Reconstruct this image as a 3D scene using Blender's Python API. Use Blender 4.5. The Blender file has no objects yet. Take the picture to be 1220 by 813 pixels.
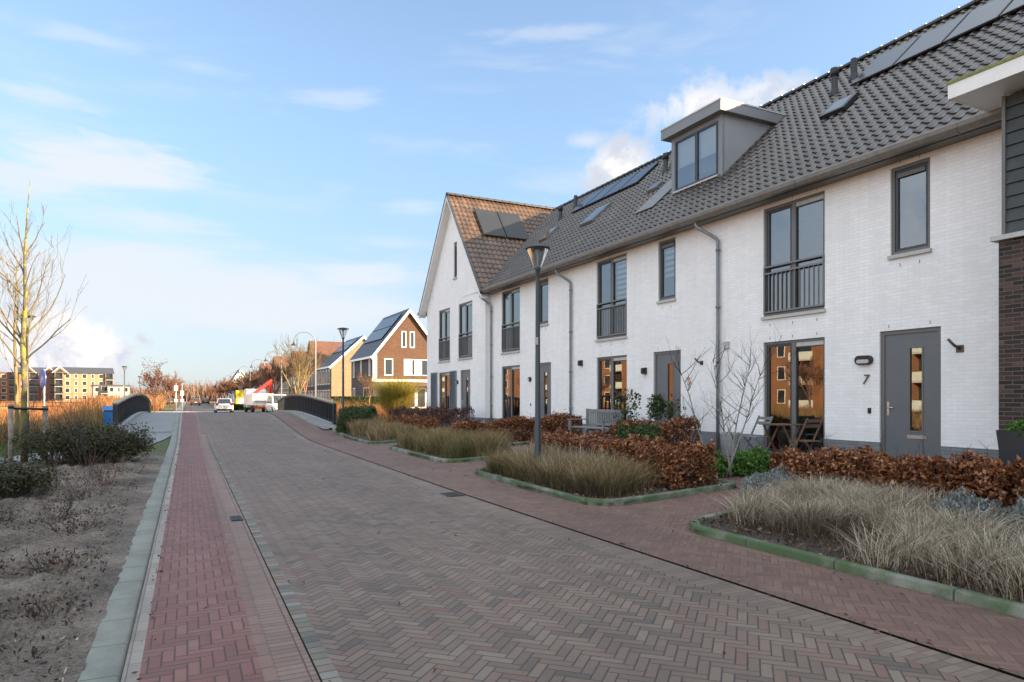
import bpy, math, random
import numpy as np
from mathutils import Vector, Matrix, noise as mnoise
R=math.radians; PI=math.pi
random.seed(7); rng=np.random.default_rng(7)
sc=bpy.context.scene; C=sc.collection

# ------------------------------------------------------------------ camera
YAW=math.atan(405/813)
cd=bpy.data.cameras.new('camera'); cam=bpy.data.objects.new('camera',cd); C.objects.link(cam)
cd.sensor_width=36; cd.sensor_fit='HORIZONTAL'; cd.lens=24.0; cd.shift_y=0.0557
cd.clip_start=.05; cd.clip_end=6000
cam.location=(0,0,1.5); cam.rotation_euler=(R(90),0,-YAW)
sc.camera=cam

# ------------------------------------------------------------------ light
SUN_AZ=R(50); SUN_EL=R(19.4)                  # azimuth from -Y towards +X
S=Vector((math.sin(SUN_AZ)*math.cos(SUN_EL),-math.cos(SUN_AZ)*math.cos(SUN_EL),math.sin(SUN_EL)))
sd=bpy.data.lights.new('sun','SUN'); sun=bpy.data.objects.new('sun',sd); C.objects.link(sun)
sd.energy=5.0; sd.angle=R(.55); sd.color=(1.0,.77,.50)
sun.rotation_euler=S.to_track_quat('Z','Y').to_euler()
sc.view_settings.view_transform='Standard'; sc.view_settings.look='None'
sc.view_settings.exposure=1.85; sc.view_settings.gamma=1.0
sc.view_settings.use_curve_mapping=False
sc.cycles.max_bounces=8; sc.cycles.transparent_max_bounces=24
try: sc.cycles.use_denoising=True
except Exception: pass

class NT:
    def __init__(s,nt): s.nt=nt; s.n=nt.nodes; s.l=nt.links
    def link(s,a,b): s.l.new(a,b)
    def node(s,t,**k):
        o=s.n.new(t)
        for a,b in k.items(): setattr(o,a,b)
        return o
    def inp(s,sock,v):
        if v is None: return
        if hasattr(v,'is_output') : s.l.new(v,sock)
        else: sock.default_value=v
    def m(s,op,a,b=None,c=None,clamp=False):
        o=s.node('ShaderNodeMath',operation=op); o.use_clamp=clamp
        for i,v in enumerate((a,b,c)):
            if v is not None: s.inp(o.inputs[i],v)
        return o.outputs[0]
    def v(s,op,a,b=None,scale=None):
        o=s.node('ShaderNodeVectorMath',operation=op)
        s.inp(o.inputs[0],a)
        if b is not None: s.inp(o.inputs[1],b)
        if scale is not None: s.inp(o.inputs['Scale'],scale)
        return o.outputs['Value'] if op in('DOT_PRODUCT','LENGTH') else o.outputs[0]
    def xyz(s,a,b=0.0,c=0.0):
        o=s.node('ShaderNodeCombineXYZ')
        for i,v in enumerate((a,b,c)): s.inp(o.inputs[i],v)
        return o.outputs[0]
    def sep(s,a):
        o=s.node('ShaderNodeSeparateXYZ'); s.link(a,o.inputs[0]); return o.outputs
    def mix(s,f,a,b,blend='MIX'):
        o=s.node('ShaderNodeMix',data_type='RGBA',blend_type=blend)
        s.inp(o.inputs[0],f)
        for i,v in ((6,a),(7,b)):
            if isinstance(v,tuple): v=v if len(v)==4 else v+(1,)
            s.inp(o.inputs[i],v)
        return o.outputs[2]
    def mixf(s,f,a,b):
        o=s.node('ShaderNodeMix',data_type='FLOAT')
        s.inp(o.inputs[0],f); s.inp(o.inputs[2],a); s.inp(o.inputs[3],b); return o.outputs[0]
    def mr(s,x,a,b,c=0.0,d=1.0,smooth=True):
        o=s.node('ShaderNodeMapRange'); o.interpolation_type='SMOOTHSTEP' if smooth else 'LINEAR'
        s.inp(o.inputs[0],x)
        for i,v in enumerate((a,b,c,d)): s.inp(o.inputs[i+1],v)
        return o.outputs[0]
    def noise(s,vec,scale,detail=4,rough=.5,dist=0.0):
        o=s.node('ShaderNodeTexNoise'); s.inp(o.inputs['Vector'],vec)
        o.inputs['Scale'].default_value=scale; o.inputs['Detail'].default_value=detail
        o.inputs['Roughness'].default_value=rough; o.inputs['Distortion'].default_value=dist
        return o.outputs[0]
    def ramp(s,f,stops,interp='LINEAR'):
        o=s.node('ShaderNodeValToRGB'); cr=o.color_ramp; cr.interpolation=interp
        while len(cr.elements)>1: cr.elements.remove(cr.elements[-1])
        cr.elements[0].position=stops[0][0]; cr.elements[0].color=stops[0][1]+(1,)
        for p,c in stops[1:]:
            e=cr.elements.new(p); e.color=c+(1,)
        s.inp(o.inputs[0],f); return o.outputs[0]
    def bump(s,h,strength,dist=.01,normal=None):
        o=s.node('ShaderNodeBump'); o.inputs['Strength'].default_value=strength
        o.inputs['Distance'].default_value=dist; s.inp(o.inputs['Height'],h)
        if normal is not None: s.inp(o.inputs['Normal'],normal)
        return o.outputs[0]

def azel(x,y):
    s,c=math.sin(YAW),math.cos(YAW); l=(x-610)/813; v=(474.5-y)/813
    r=(s+c*l,c-s*l); return math.atan2(r[0],r[1]),math.atan2(v,math.hypot(*r))

def make_world():
    w=bpy.data.worlds.new('World'); sc.world=w; w.use_nodes=True
    T=NT(w.node_tree); T.n.clear()
    out=T.node('ShaderNodeOutputWorld'); bg=T.node('ShaderNodeBackground'); T.link(bg.outputs[0],out.inputs[0])
    sky=T.node('ShaderNodeTexSky'); sky.sky_type='NISHITA'; sky.sun_disc=False
    sky.sun_elevation=SUN_EL; sky.sun_rotation=math.atan2(S.x,S.y)
    sky.air_density=1.0; sky.dust_density=.8; sky.ozone_density=1.0; sky.altitude=0
    tc=T.node('ShaderNodeTexCoord'); d=T.v('NORMALIZE',tc.outputs['Generated'])
    x,y,z=T.sep(d)
    az=T.m('ARCTAN2',x,y); el=T.m('ARCSINE',z)
    n1=T.noise(d,5.5,7,.6,.4); n2=T.noise(d,16,6,.62,.2)
    # thin streaked high cloud: noise stretched along azimuth
    st=T.noise(T.xyz(T.m('MULTIPLY',az,2.2),T.m('MULTIPLY',el,11.0),3.0),1.6,8,.58,.35)
    st2=T.noise(T.xyz(T.m('MULTIPLY',az,5.0),T.m('MULTIPLY',el,24.0),9.0),1.5,8,.6,.5)
    wn=T.m('SUBTRACT',n2,.5)
    total=None
    def blob(px,py,wa,we,amt,soft,wob,shape):
        a0,e0=azel(px,py)
        da=T.m('DIVIDE',T.m('SUBTRACT',az,a0),wa); de=T.m('DIVIDE',T.m('SUBTRACT',el,e0),we)
        r=T.m('SQRT',T.m('ADD',T.m('MULTIPLY',da,da),T.m('MULTIPLY',de,de)))
        r=T.m('ADD',r,T.m('MULTIPLY',T.m('SUBTRACT',shape,.5),wob))
        return T.m('MULTIPLY',T.mr(r,1.0,1.0-soft,0,1),amt)
    cu=None
    for a in [(835,126,.10,.046,.95,.75,3.0,n2),(905,112,.095,.030,.8,.8,3.2,n2),(738,198,.060,.040,1.0,.65,2.8,n2),(700,168,.05,.016,.5,.9,3.0,n2),
              (62,410,.095,.055,1.0,.35,1.5,n2),(30,430,.10,.05,1.0,.35,1.5,n2),(110,437,.05,.02,.6,.6,1.8,n2)]:
        b=blob(*a); cu=b if cu is None else T.m('MAXIMUM',cu,b)
    ci=None
    for a in [(110,197,.16,.038,1.0,.7,2.0,st2),(20,205,.14,.034,.8,.8,2.2,st2),(160,262,.13,.024,.7,1,2.0,st2),(170,350,.42,.085,1.0,.7,1.4,st),(330,375,.30,.055,1.0,.75,1.5,st),
              (40,112,.10,.018,.55,1,2.4,st2),(110,48,.12,.014,.4,1,2.4,st2),(400,118,.10,.016,.45,1,2.6,st2),(650,40,.12,.014,.4,1,2.6,st2),(230,78,.08,.012,.35,1,2.6,st2),
              (430,330,.14,.028,.9,.8,1.8,st2),(490,248,.07,.016,.5,1,2.0,st2),(470,290,.09,.012,.35,1,2.0,st2),(20,150,.10,.02,.4,1,2.4,st2)]:
        b=blob(*a); ci=b if ci is None else T.m('MAXIMUM',ci,b)
    gen=T.m('MULTIPLY',T.mr(st,.52,.78,0,1),.35)
    # unseen bright cloud added behind, left and overhead as fill for the shade
    back=T.mr(T.m('ADD',T.m('MULTIPLY',x,.93),T.m('MULTIPLY',y,.37)),-.25,-.75,0,1)
    back=T.m('MAXIMUM',back,T.mr(el,.66,.95,0,1))
    bk=T.m('MULTIPLY',T.m('MULTIPLY',back,T.mr(n1,.30,.50,0,1)),.95)
    thin=T.m('MAXIMUM',T.m('MAXIMUM',ci,gen),0.0)
    skyc=T.mix(1.0,sky.outputs[0],(1.0,1.0,1.0,1),'MULTIPLY')
    base=T.mix(1.0,sky.outputs[0],(1.02,1.0,1.02,1),'MULTIPLY')
    pale=T.mr(el,0,.62,.80,.16)
    base=T.mix(pale,base,T.mix(T.mr(el,.0,.35),(1.62,1.92,2.32,1),(1.15,1.95,3.0,1)))
    c1=T.mix(T.m('MULTIPLY',thin,.95),base,(2.6,2.78,2.98,1))
    c2=T.mix(cu,c1,T.mix(T.mr(n2,.35,.65),(2.1,2.25,2.6,1),(3.6,3.4,3.25,1)))
    c3=T.mix(bk,c2,(5.3,5.65,6.0,1))
    T.link(c3,bg.inputs[0]); bg.inputs[1].default_value=.091
make_world()

# ------------------------------------------------------------------ materials
MATS={}
def new(name):
    m=bpy.data.materials.new(name); m.use_nodes=True; T=NT(m.node_tree)
    p=T.n['Principled BSDF']; pos=T.node('ShaderNodeNewGeometry')
    MATS[name]=m; return m,T,p,pos
def plain(name,col,rough=.6,metal=0,var=.12,scale=3.0,spec=.5,bump=0,bscale=60):
    m,T,p,g=new(name)
    n=T.noise(g.outputs['Position'],scale,5,.6)
    f=T.mr(n,.3,.7,1-var,1+var,False)
    c=T.mix(1.0,col,T.xyz(f,f,f),'MULTIPLY')
    T.link(c,p.inputs['Base Color']); p.inputs['Roughness'].default_value=rough
    p.inputs['Metallic'].default_value=metal; p.inputs['Specular IOR Level'].default_value=spec
    if bump:
        b=T.bump(T.noise(g.outputs['Position'],bscale,5,.6),bump,.01); T.link(b,p.inputs['Normal'])
    return m
def wallcoords(T,g,wob=0):
    nx,ny,nz=T.sep(g.outputs['True Normal']); x,y,z=T.sep(g.outputs['Position'])
    f=T.m('GREATER_THAN',T.m('ABSOLUTE',nx),.6)
    return T.xyz(T.mixf(f,x,y),z,0.0),x,y,z
def brick(name,cols,mortar,bw=.21,bh=.0625,ms=.010,rough=.8,bumps=.6,dist=.006,stain=.1):
    m,T,p,g=new(name); uv,x,y,z=wallcoords(T,g)
    b=T.node('ShaderNodeTexBrick'); b.offset=.5
    T.link(uv,b.inputs['Vector']); b.inputs['Scale'].default_value=1
    b.inputs['Mortar Size'].default_value=ms; b.inputs['Mortar Smooth'].default_value=.35; b.inputs['Bias'].default_value=0
    b.inputs['Brick Width'].default_value=bw; b.inputs['Row Height'].default_value=bh
    b.inputs['Color1'].default_value=(0,0,0,1); b.inputs['Color2'].default_value=(1,1,1,1); b.inputs['Mortar'].default_value=(.5,.5,.5,1)
    rnd=T.m('MULTIPLY',T.sep(b.outputs['Color'])[0],1.0)
    big=T.noise(g.outputs['Position'],.9,4,.6); fine=T.noise(g.outputs['Position'],55,4,.6)
    col=T.ramp(rnd,cols)
    vs_=T.noise(T.xyz(T.m('MULTIPLY',T.m('ADD',x,y),5.0),T.m('MULTIPLY',z,.35),0.0),1.0,5,.6); f=T.m('ADD',T.m('ADD',T.mr(big,.3,.7,1-stain,1+stain,False),T.mr(vs_,.35,.75,.03,-.055,False)),T.mr(fine,.3,.7,-.05,.05,False))
    col=T.mix(1.0,col,T.xyz(f,f,f),'MULTIPLY')
    col=T.mix(b.outputs['Fac'],col,mortar)
    T.link(col,p.inputs['Base Color']); p.inputs['Roughness'].default_value=rough
    h=T.m('ADD',T.m('SUBTRACT',1.0,b.outputs['Fac']),T.m('ADD',T.m('MULTIPLY',fine,.25),T.m('MULTIPLY',rnd,.18)))
    T.link(T.bump(h,bumps,dist),p.inputs['Normal'])
    return m
W=brick('white_brick',[(0,(.80,.80,.79)),(1,(.86,.86,.85))],(.765,.765,.76),ms=.006,rough=.65,bumps=.5,dist=.006,stain=.05)
PL=brick('grey_plinth_brick',[(0,(.17,.18,.19)),(1,(.215,.225,.235))],(.14,.145,.15),ms=.007,rough=.7,bumps=.75,dist=.007,stain=.08)
DB=brick('dark_brick',[(0,(.018,.013,.012)),(.35,(.034,.022,.018)),(.7,(.070,.040,.030)),(1,(.12,.075,.058))],(.12,.10,.085),bw=.225,bh=.0625,ms=.008,rough=.8,bumps=1.0,dist=.01,stain=.12)
BB=brick('brown_brick',[(0,(.062,.022,.0085)),(.5,(.092,.035,.014)),(1,(.125,.052,.024))],(.085,.055,.036),ms=.012,stain=.15)
YB=brick('yellow_brick',[(0,(.24,.145,.072)),(1,(.345,.222,.118))],(.25,.185,.13),ms=.012,stain=.15)
OB=brick('orange_brick',[(0,(.22,.085,.030)),(1,(.34,.145,.055))],(.2,.13,.08),ms=.012,stain=.15)
PB=brick('dark_purple_brick',[(0,(.045,.036,.036)),(1,(.08,.062,.06))],(.08,.07,.07),ms=.012,stain=.15)
FR=plain('grey_frame_paint',(.135,.135,.128),.42,var=.05)
SH=plain('shutter_grey_paint',(.165,.19,.215),.5,var=.06)
DR=plain('door_grey_paint',(.125,.135,.145),.42,var=.04)
DKF=plain('dark_sash_paint',(.035,.038,.042),.35,var=.05)
ZN=plain('zinc_gutter',(.20,.195,.18),.45,.35,var=.15,scale=6)
ZP=plain('zinc_pipe',(.20,.215,.23),.45,.3,var=.12,scale=6)
SIL=plain('sill_stone',(.46,.46,.44),.7,var=.1,scale=12)
WP=plain('white_paint',(.78,.78,.76),.5,var=.05)
DW=plain('dormer_cladding',(.30,.31,.31),.5,var=.05,scale=1.5)
DWF=plain('dormer_frame_paint',(.20,.21,.215),.45,var=.05,scale=1.5)
BK=plain('black_plastic',(.014,.014,.015),.4,var=.2)
BM=plain('black_painted_steel',(.022,.026,.03),.4,.2,var=.15)
PO=plain('anthracite_pole',(.045,.055,.062),.42,.3,var=.15,scale=8)
ST=plain('brushed_steel',(.62,.62,.62),.3,.9,var=.05)
GS=plain('galvanised_steel',(.48,.5,.5),.4,.7,var=.1)
RW=plain('rail_paint_grey',(.17,.175,.18),.4,.3,var=.05)
IW=plain('interior_plaster',(.52,.50,.46),.9)
IF=plain('interior_floor',(.28,.2,.13),.6)
CT=plain('curtain_cloth',(.55,.56,.58),.95,var=.1)
BL=plain('pleated_blind',(.75,.76,.78),.9,var=.05)
DC=plain('dark_net',(.10,.105,.11),.95,var=.3,scale=9)
CO=plain('concrete_pot',(.27,.28,.28),.8,var=.2,scale=9,bump=.3)
WD=plain('weathered_grey_wood',(.20,.205,.205),.75,var=.22,scale=14,bump=.4,bscale=90)
WB=plain('brown_garden_wood',(.13,.075,.045),.65,var=.25,scale=14)
SK=plain('stake_wood',(.24,.215,.17),.85,var=.3,scale=9,bump=.5)
SG=plain('sidings_dark',(.045,.052,.054),.6,var=.25,scale=5)
BLU=plain('blue_bin_plastic',(.05,.22,.52),.45)
SBL=plain('sign_blue',(.02,.12,.55),.35,var=.03)
ORG=plain('number_wood',(.62,.36,.14),.6)
BRZ=plain('number_bronze',(.10,.075,.055),.5,.3)
RED=plain('red_paint',(.65,.03,.02),.4)
YEL=plain('yellow_plate',(.75,.55,.03),.5)
CARW=plain('white_car_paint',(.78,.78,.78),.22,var=.02)
CARD=plain('dark_car_paint',(.04,.05,.06),.22,var=.05)
CARS_=plain('silver_car_paint',(.35,.36,.38),.25,.4,var=.03)
TYRE=plain('tyre_rubber',(.02,.02,.02),.8)
RL=plain('red_lens',(.5,.02,.015),.2)
SOIL_D=plain('planter_soil',(.055,.042,.034),.95,var=.45,scale=22,bump=1.0,bscale=60)
GREENP=plain('facade_plants_pot',(.03,.034,.038),.5,var=.2)
BALC=plain('balcony_panel',(.62,.66,.58),.5)
ROOFR=plain('red_brown_tiles',(.125,.055,.032),.7,var=.2,scale=1.3)
ROOFD=plain('anthracite_far_tiles',(.050,.052,.060),.55,var=.15,scale=1.3)
MOSS=plain('mossy_trim',(.20,.22,.06),.9,var=.3,scale=20)

def glass(name,tint,ior,extra=0.0,rough=.0,wave=0.0):
    m,T,p,g=new(name); T.n.remove(p); out=T.n['Material Output']
    fr=T.node('ShaderNodeFresnel'); fr.inputs[0].default_value=ior
    tr=T.node('ShaderNodeBsdfTransparent'); tr.inputs[0].default_value=tint+(1,)
    gl=T.node('ShaderNodeBsdfGlossy'); gl.inputs['Roughness'].default_value=rough
    gl.inputs[0].default_value=(1,1,1,1)
    if wave:
        b=T.bump(T.noise(g.outputs['Position'],1.3,2,.5),wave,.02); T.link(b,gl.inputs['Normal'])
    mx=T.node('ShaderNodeMixShader'); f=T.m('ADD',fr.outputs[0],extra,clamp=True)
    T.link(f,mx.inputs[0]); T.link(tr.outputs[0],mx.inputs[1]); T.link(gl.outputs[0],mx.inputs[2]); T.link(mx.outputs[0],out.inputs[0])
    return m
GL=glass('window_glass',(.60,.64,.64),1.7,.12,.004,.015)
FGL=plain('far_window_glass',(.025,.03,.035),.08,var=.1,spec=1.0)
LG=glass('lamp_glass',(.82,.86,.88),1.45,.05,.05)
SKG=plain('skylight_glass',(.05,.06,.07),.06,var=.05,spec=1.0)
def pv():
    m,T,p,g=new('solar_glass')
    x,y,z=T.sep(g.outputs['Position'])
    n=T.noise(g.outputs['Position'],1.2,3,.5)
    c=T.mix(n,(.020,.022,.028,1),(.035,.038,.046,1)); T.link(c,p.inputs['Base Color'])
    p.inputs['Roughness'].default_value=.22; p.inputs['Specular IOR Level'].default_value=.35; p.inputs['IOR'].default_value=1.4
    return m
PVM=pv()

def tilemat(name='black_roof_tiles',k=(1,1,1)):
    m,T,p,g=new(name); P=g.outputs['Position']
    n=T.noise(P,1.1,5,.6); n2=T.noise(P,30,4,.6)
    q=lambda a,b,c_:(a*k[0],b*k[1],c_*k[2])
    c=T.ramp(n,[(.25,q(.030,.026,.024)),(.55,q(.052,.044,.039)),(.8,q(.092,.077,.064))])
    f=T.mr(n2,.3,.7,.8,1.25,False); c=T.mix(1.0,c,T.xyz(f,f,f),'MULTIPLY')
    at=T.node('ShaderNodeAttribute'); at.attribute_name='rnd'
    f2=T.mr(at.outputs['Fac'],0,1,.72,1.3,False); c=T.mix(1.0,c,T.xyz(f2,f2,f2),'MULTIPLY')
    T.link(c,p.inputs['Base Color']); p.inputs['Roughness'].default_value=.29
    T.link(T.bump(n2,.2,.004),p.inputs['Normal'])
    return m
TM=tilemat(); TMG=tilemat('sun_tinted_roof_tiles',(2.3,1.65,1.2))  # gable copy of the black tiles, warm sunlight put into its colour

def herring(T,u,v,w,n):
    x=T.m('DIVIDE',u,w); y=T.m('DIVIDE',v,w); i=T.m('FLOOR',x); j=T.m('FLOOR',y)
    fx=T.m('SUBTRACT',x,i); fy=T.m('SUBTRACT',y,j)
    k=T.m('FLOORED_MODULO',T.m('ADD',T.m('SUBTRACT',i,j),.01),2.0*n); k=T.m('FLOOR',k)
    h=T.m('LESS_THAN',k,n-.5); k2=T.m('SUBTRACT',2*n-1.0,k)
    a=T.mixf(h,T.m('ADD',k2,fy),T.m('ADD',k,fx)); b=T.mixf(h,fx,fy)
    ix=T.mixf(h,i,T.m('SUBTRACT',i,k)); iy=T.mixf(h,T.m('SUBTRACT',j,k2),j)
    e=T.m('MINIMUM',T.m('MINIMUM',a,T.m('SUBTRACT',float(n),a)),T.m('MINIMUM',b,T.m('SUBTRACT',1.0,b)))
    wn=T.node('ShaderNodeTexWhiteNoise'); wn.noise_dimensions='3D'; T.link(T.xyz(ix,iy,h),wn.inputs['Vector'])
    return wn.outputs['Value'],e
def grid_paver(T,u,v,lu,lv,off=.5):
    y=T.m('DIVIDE',v,lv); j=T.m('FLOOR',y); fy=T.m('SUBTRACT',y,j)
    x=T.m('ADD',T.m('DIVIDE',u,lu),T.m('MULTIPLY',T.m('FLOORED_MODULO',j,2.0),off)); i=T.m('FLOOR',x); fx=T.m('SUBTRACT',x,i)
    eu=T.m('MULTIPLY',T.m('MINIMUM',fx,T.m('SUBTRACT',1.0,fx)),lu/.0667); ev=T.m('MULTIPLY',T.m('MINIMUM',fy,T.m('SUBTRACT',1.0,fy)),lv/.0667)
    wn=T.node('ShaderNodeTexWhiteNoise'); wn.noise_dimensions='3D'; T.link(T.xyz(i,j,0.0),wn.inputs['Vector'])
    return wn.outputs['Value'],T.m('MINIMUM',eu,ev)
def paver(name,kind,ang,cols,joint=(.028,.024,.022),rough=.72,jw=.055,tint=None,stain=.14,gy=0.0,wet=0,lu=.2,lv=.0667):
    m,T,p,g=new(name); x,y,z=T.sep(g.outputs['Position'])
    x=T.m('SUBTRACT',x,T.m('MULTIPLY',y,.0185)) # follows the slight turn of the street
    n0=T.noise(g.outputs['Position'],.35,3,.5)
    ca,sa=math.cos(ang),math.sin(ang)
    u=T.m('ADD',T.m('MULTIPLY',x,ca),T.m('MULTIPLY',y,sa)); v=T.m('SUBTRACT',T.m('MULTIPLY',y,ca),T.m('MULTIPLY',x,sa))
    if kind=='herring':
        rnd,e=herring(T,u,v,.0667,3)
    else: rnd,e=grid_paver(T,u,v,lu,lv,.5 if kind=='run' else 0.0)
    col=T.ramp(rnd,cols,'LINEAR')
    P=g.outputs['Position']; big=T.noise(P,.55,5,.62); fine=T.noise(P,90,4,.6); mid=T.noise(P,6,4,.6)
    f=T.m('ADD',T.m('ADD',T.mr(big,.3,.7,1-stain,1+stain,False),T.mr(fine,.3,.7,-.09,.09,False)),T.mr(mid,.3,.7,-.07,.07,False))
    col=T.mix(1.0,col,T.xyz(f,f,f),'MULTIPLY')
    sx_,sy_,_=T.sep(P); tr=T.noise(T.xyz(T.m('MULTIPLY',sx_,2.4),T.m('MULTIPLY',sy_,.16),0.0),1.0,5,.6); tf=T.mr(tr,.3,.7,.88,1.12,False); col=T.mix(1.0,col,T.xyz(tf,tf,tf),'MULTIPLY')
    d=T.mr(T.noise(P,1.7,6,.7),.58,.80,0,.35); col=T.mix(d,col,(.24,.22,.20,1))
    jm=T.mr(e,jw*.6,jw*1.5,1,0); jl=T.mr(T.noise(P,.8,4,.6),.35,.7,0,1)
    jc=T.mix(jl,joint+(1,),tuple(c*1.9 for c in joint)+(1,))
    col=T.mix(T.m('MULTIPLY',jm,.92),col,jc)
    T.link(col,p.inputs['Base Color'])
    T.link(T.mr(mid,.3,.7,rough-.10,rough+.10,False),p.inputs['Roughness'])
    hh=T.m('ADD',T.m('MULTIPLY',T.mr(e,0,jw*2.6,0,1),1.0),T.m('ADD',T.m('MULTIPLY',fine,.22),T.m('MULTIPLY',rnd,.30)))
    T.link(T.bump(hh,.65,.006),p.inputs['Normal'])
    return m
ROADM=paver('road_clinkers','herring',R(45),[(0,(0.092,0.071,0.058)),(.12,(0.119,0.089,0.068)),(.3,(0.139,0.100,0.077)),(.55,(0.152,0.105,0.079)),(.72,(0.166,0.127,0.098)),(.86,(0.142,0.084,0.064)),(1,(0.172,0.137,0.108))])
REDM=paver('red_lane_clinkers','herring',0,[(0,(0.134,0.062,0.052)),(.5,(0.166,0.071,0.059)),(1,(0.184,0.088,0.074))],joint=(.035,.024,.024),stain=.12)
REDP=paver('red_strip_clinkers','herring',R(45),[(0,(0.110,0.062,0.044)),(.5,(0.138,0.076,0.056)),(1,(0.153,0.093,0.068))],joint=(.055,.042,.038),stain=.2,jw=.042)
ROLL=paver('gutter_rollaag','grid',0,[(0,(0.168,0.109,0.085)),(1,(0.207,0.141,0.112))],joint=(.04,.028,.026),lu=.30,lv=.0667,jw=.05)
ROWR=paver('red_row','grid',R(90),[(0,(0.139,0.084,0.067)),(1,(0.185,0.113,0.089))],lu=.2,lv=.30)
SQ=paver('square_row','grid',0,[(0,(0.080,0.077,0.066)),(.45,(0.134,0.125,0.102)),(.7,(0.152,0.099,0.077)),(1,(0.196,0.186,0.150))],lu=.30,lv=.1,jw=.07)
GUT=paver('gutter_row_right','grid',0,[(0,(0.126,0.092,0.071)),(1,(0.174,0.128,0.100))],lu=.30,lv=.0667,stain=.22,jw=.035,joint=(.07,.055,.05))
PALE=paver('pale_gutter_row','grid',0,[(0,(0.221,0.191,0.163)),(1,(0.289,0.257,0.220))],lu=.3,lv=.2,jw=.03,joint=(.09,.08,.07))
def kerbmat(name,a,b,green=0.0,L=1.0):
    m,T,p,g=new(name); P=g.outputs['Position']; x,y,z=T.sep(P)
    n=T.noise(P,2.2,6,.65); f=T.noise(P,80,4,.6)
    c=T.mix(T.mr(n,.35,.65),a+(1,),b+(1,))
    if green: c=T.mix(T.m('MULTIPLY',T.mr(T.noise(P,1.1,5,.65),.36,.56),green),c,(.050,.085,.028,1))
    ff=T.mr(f,.3,.7,.88,1.12,False); c=T.mix(1.0,c,T.xyz(ff,ff,ff),'MULTIPLY')
    s=T.m('ABSOLUTE',T.m('SUBTRACT',T.m('FRACT',T.m('DIVIDE',y,L)),.5)); j=T.mr(s,.490,.496,0,1)
    c=T.mix(j,c,(.03,.03,.028,1))
    T.link(c,p.inputs['Base Color']); p.inputs['Roughness'].default_value=.8
    T.link(T.bump(T.m('SUBTRACT',f,T.m('MULTIPLY',j,3.0)),.35,.006),p.inputs['Normal'])
    return m
KB=kerbmat('kerb_concrete',(.205,.212,.180),(.155,.165,.142),.0,.52)
KG=kerbmat('mossy_kerb_concrete',(.20,.20,.165),(.125,.135,.095),.95,1.02)
def asphalt():
    m,T,p,g=new('path_asphalt'); P=g.outputs['Position']
    n=T.noise(P,1.2,5,.6); f=T.noise(P,120,3,.6)
    c=T.mix(n,(.15,.16,.165,1),(.22,.225,.225,1)); ff=T.mr(f,.3,.7,.75,1.25,False); c=T.mix(1.0,c,T.xyz(ff,ff,ff),'MULTIPLY')
    T.link(c,p.inputs['Base Color']); p.inputs['Roughness'].default_value=.85; T.link(T.bump(f,.4,.005),p.inputs['Normal']); return m
ASP=asphalt()
def soil():
    m,T,p,g=new('bare_garden_soil'); P=g.outputs['Position']
    n=T.noise(P,1.3,6,.65); f=T.noise(P,38,6,.7); v=T.node('ShaderNodeTexVoronoi'); T.link(P,v.inputs['Vector']); v.inputs['Scale'].default_value=42
    f3=T.noise(P,110,4,.7)
    c=T.ramp(T.m('ADD',T.m('ADD',T.m('MULTIPLY',n,.35),T.m('MULTIPLY',f,.38)),T.m('MULTIPLY',f3,.32)),[(.40,(.022,.017,.014)),(.48,(.085,.068,.056)),(.54,(.165,.135,.105)),(.62,(.245,.208,.172)),(.72,(.38,.335,.285))])
    chip=T.mr(v.outputs['Distance'],.12,.2,1,0); vr=T.sep(v.outputs['Color'])[0]
    chip=T.m('MULTIPLY',chip,T.m('GREATER_THAN',vr,.62)); c=T.mix(chip,c,T.mix(T.sep(v.outputs['Color'])[1],(.30,.25,.20,1),(.06,.045,.035,1)))
    T.link(c,p.inputs['Base Color']); p.inputs['Roughness'].default_value=.95
    T.link(T.bump(T.m('ADD',f,T.m('MULTIPLY',chip,.5)),1.0,.025),p.inputs['Normal']); return m
SOIL=soil()
def groundm():
    m,T,p,g=new('ground_grass_and_reed_stubble'); P=g.outputs['Position']; x,y,z=T.sep(P)
    n=T.noise(P,.35,6,.65); f=T.noise(P,14,5,.7)
    tan=T.ramp(T.m('ADD',T.m('MULTIPLY',n,.5),T.m('MULTIPLY',f,.5)),[(.3,(.10,.055,.025)),(.5,(.24,.13,.06)),(.7,(.36,.22,.11))])
    grn=T.ramp(f,[(.3,(.035,.045,.015)),(.6,(.075,.09,.03)),(.8,(.14,.13,.06))])
    wob=T.m('MULTIPLY',T.m('SUBTRACT',n,.5),3.0)
    k=T.m('MAXIMUM',T.mr(T.m('ADD',x,wob),-5.2,-7.0,0,1),T.mr(T.m('ADD',y,wob),55,62,0,.25))
    c=T.mix(k,grn,tan); T.link(c,p.inputs['Base Color']); p.inputs['Roughness'].default_value=.95
    T.link(T.bump(f,.8,.04),p.inputs['Normal']); return m
GRD=groundm()
def rampmat(name,cols,rough=.6,transl=.0,attr='rnd',vein=0):
    m,T,p,g=new(name); at=T.node('ShaderNodeAttribute'); at.attribute_name=attr
    n=T.noise(g.outputs['Position'],2.5,3,.5)
    f=T.m('ADD',at.outputs['Fac'],T.mr(n,.3,.7,-.15,.15,False),clamp=True)
    c=T.ramp(f,cols); T.link(c,p.inputs['Base Color']); p.inputs['Roughness'].default_value=rough
    p.inputs['Specular IOR Level'].default_value=.35
    if transl:
        out=T.n['Material Output']; tl=T.node('ShaderNodeBsdfTranslucent'); T.link(c,tl.inputs[0])
        mx=T.node('ShaderNodeMixShader'); mx.inputs[0].default_value=transl
        T.link(p.outputs[0],mx.inputs[1]); T.link(tl.outputs[0],mx.inputs[2]); T.link(mx.outputs[0],out.inputs[0])
    return m
BEECH=rampmat('dry_beech_leaves',[(0,(.055,.020,.010)),(.35,(.17,.058,.024)),(.7,(.31,.118,.045)),(1,(.50,.27,.14))],.45,.2)
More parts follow.
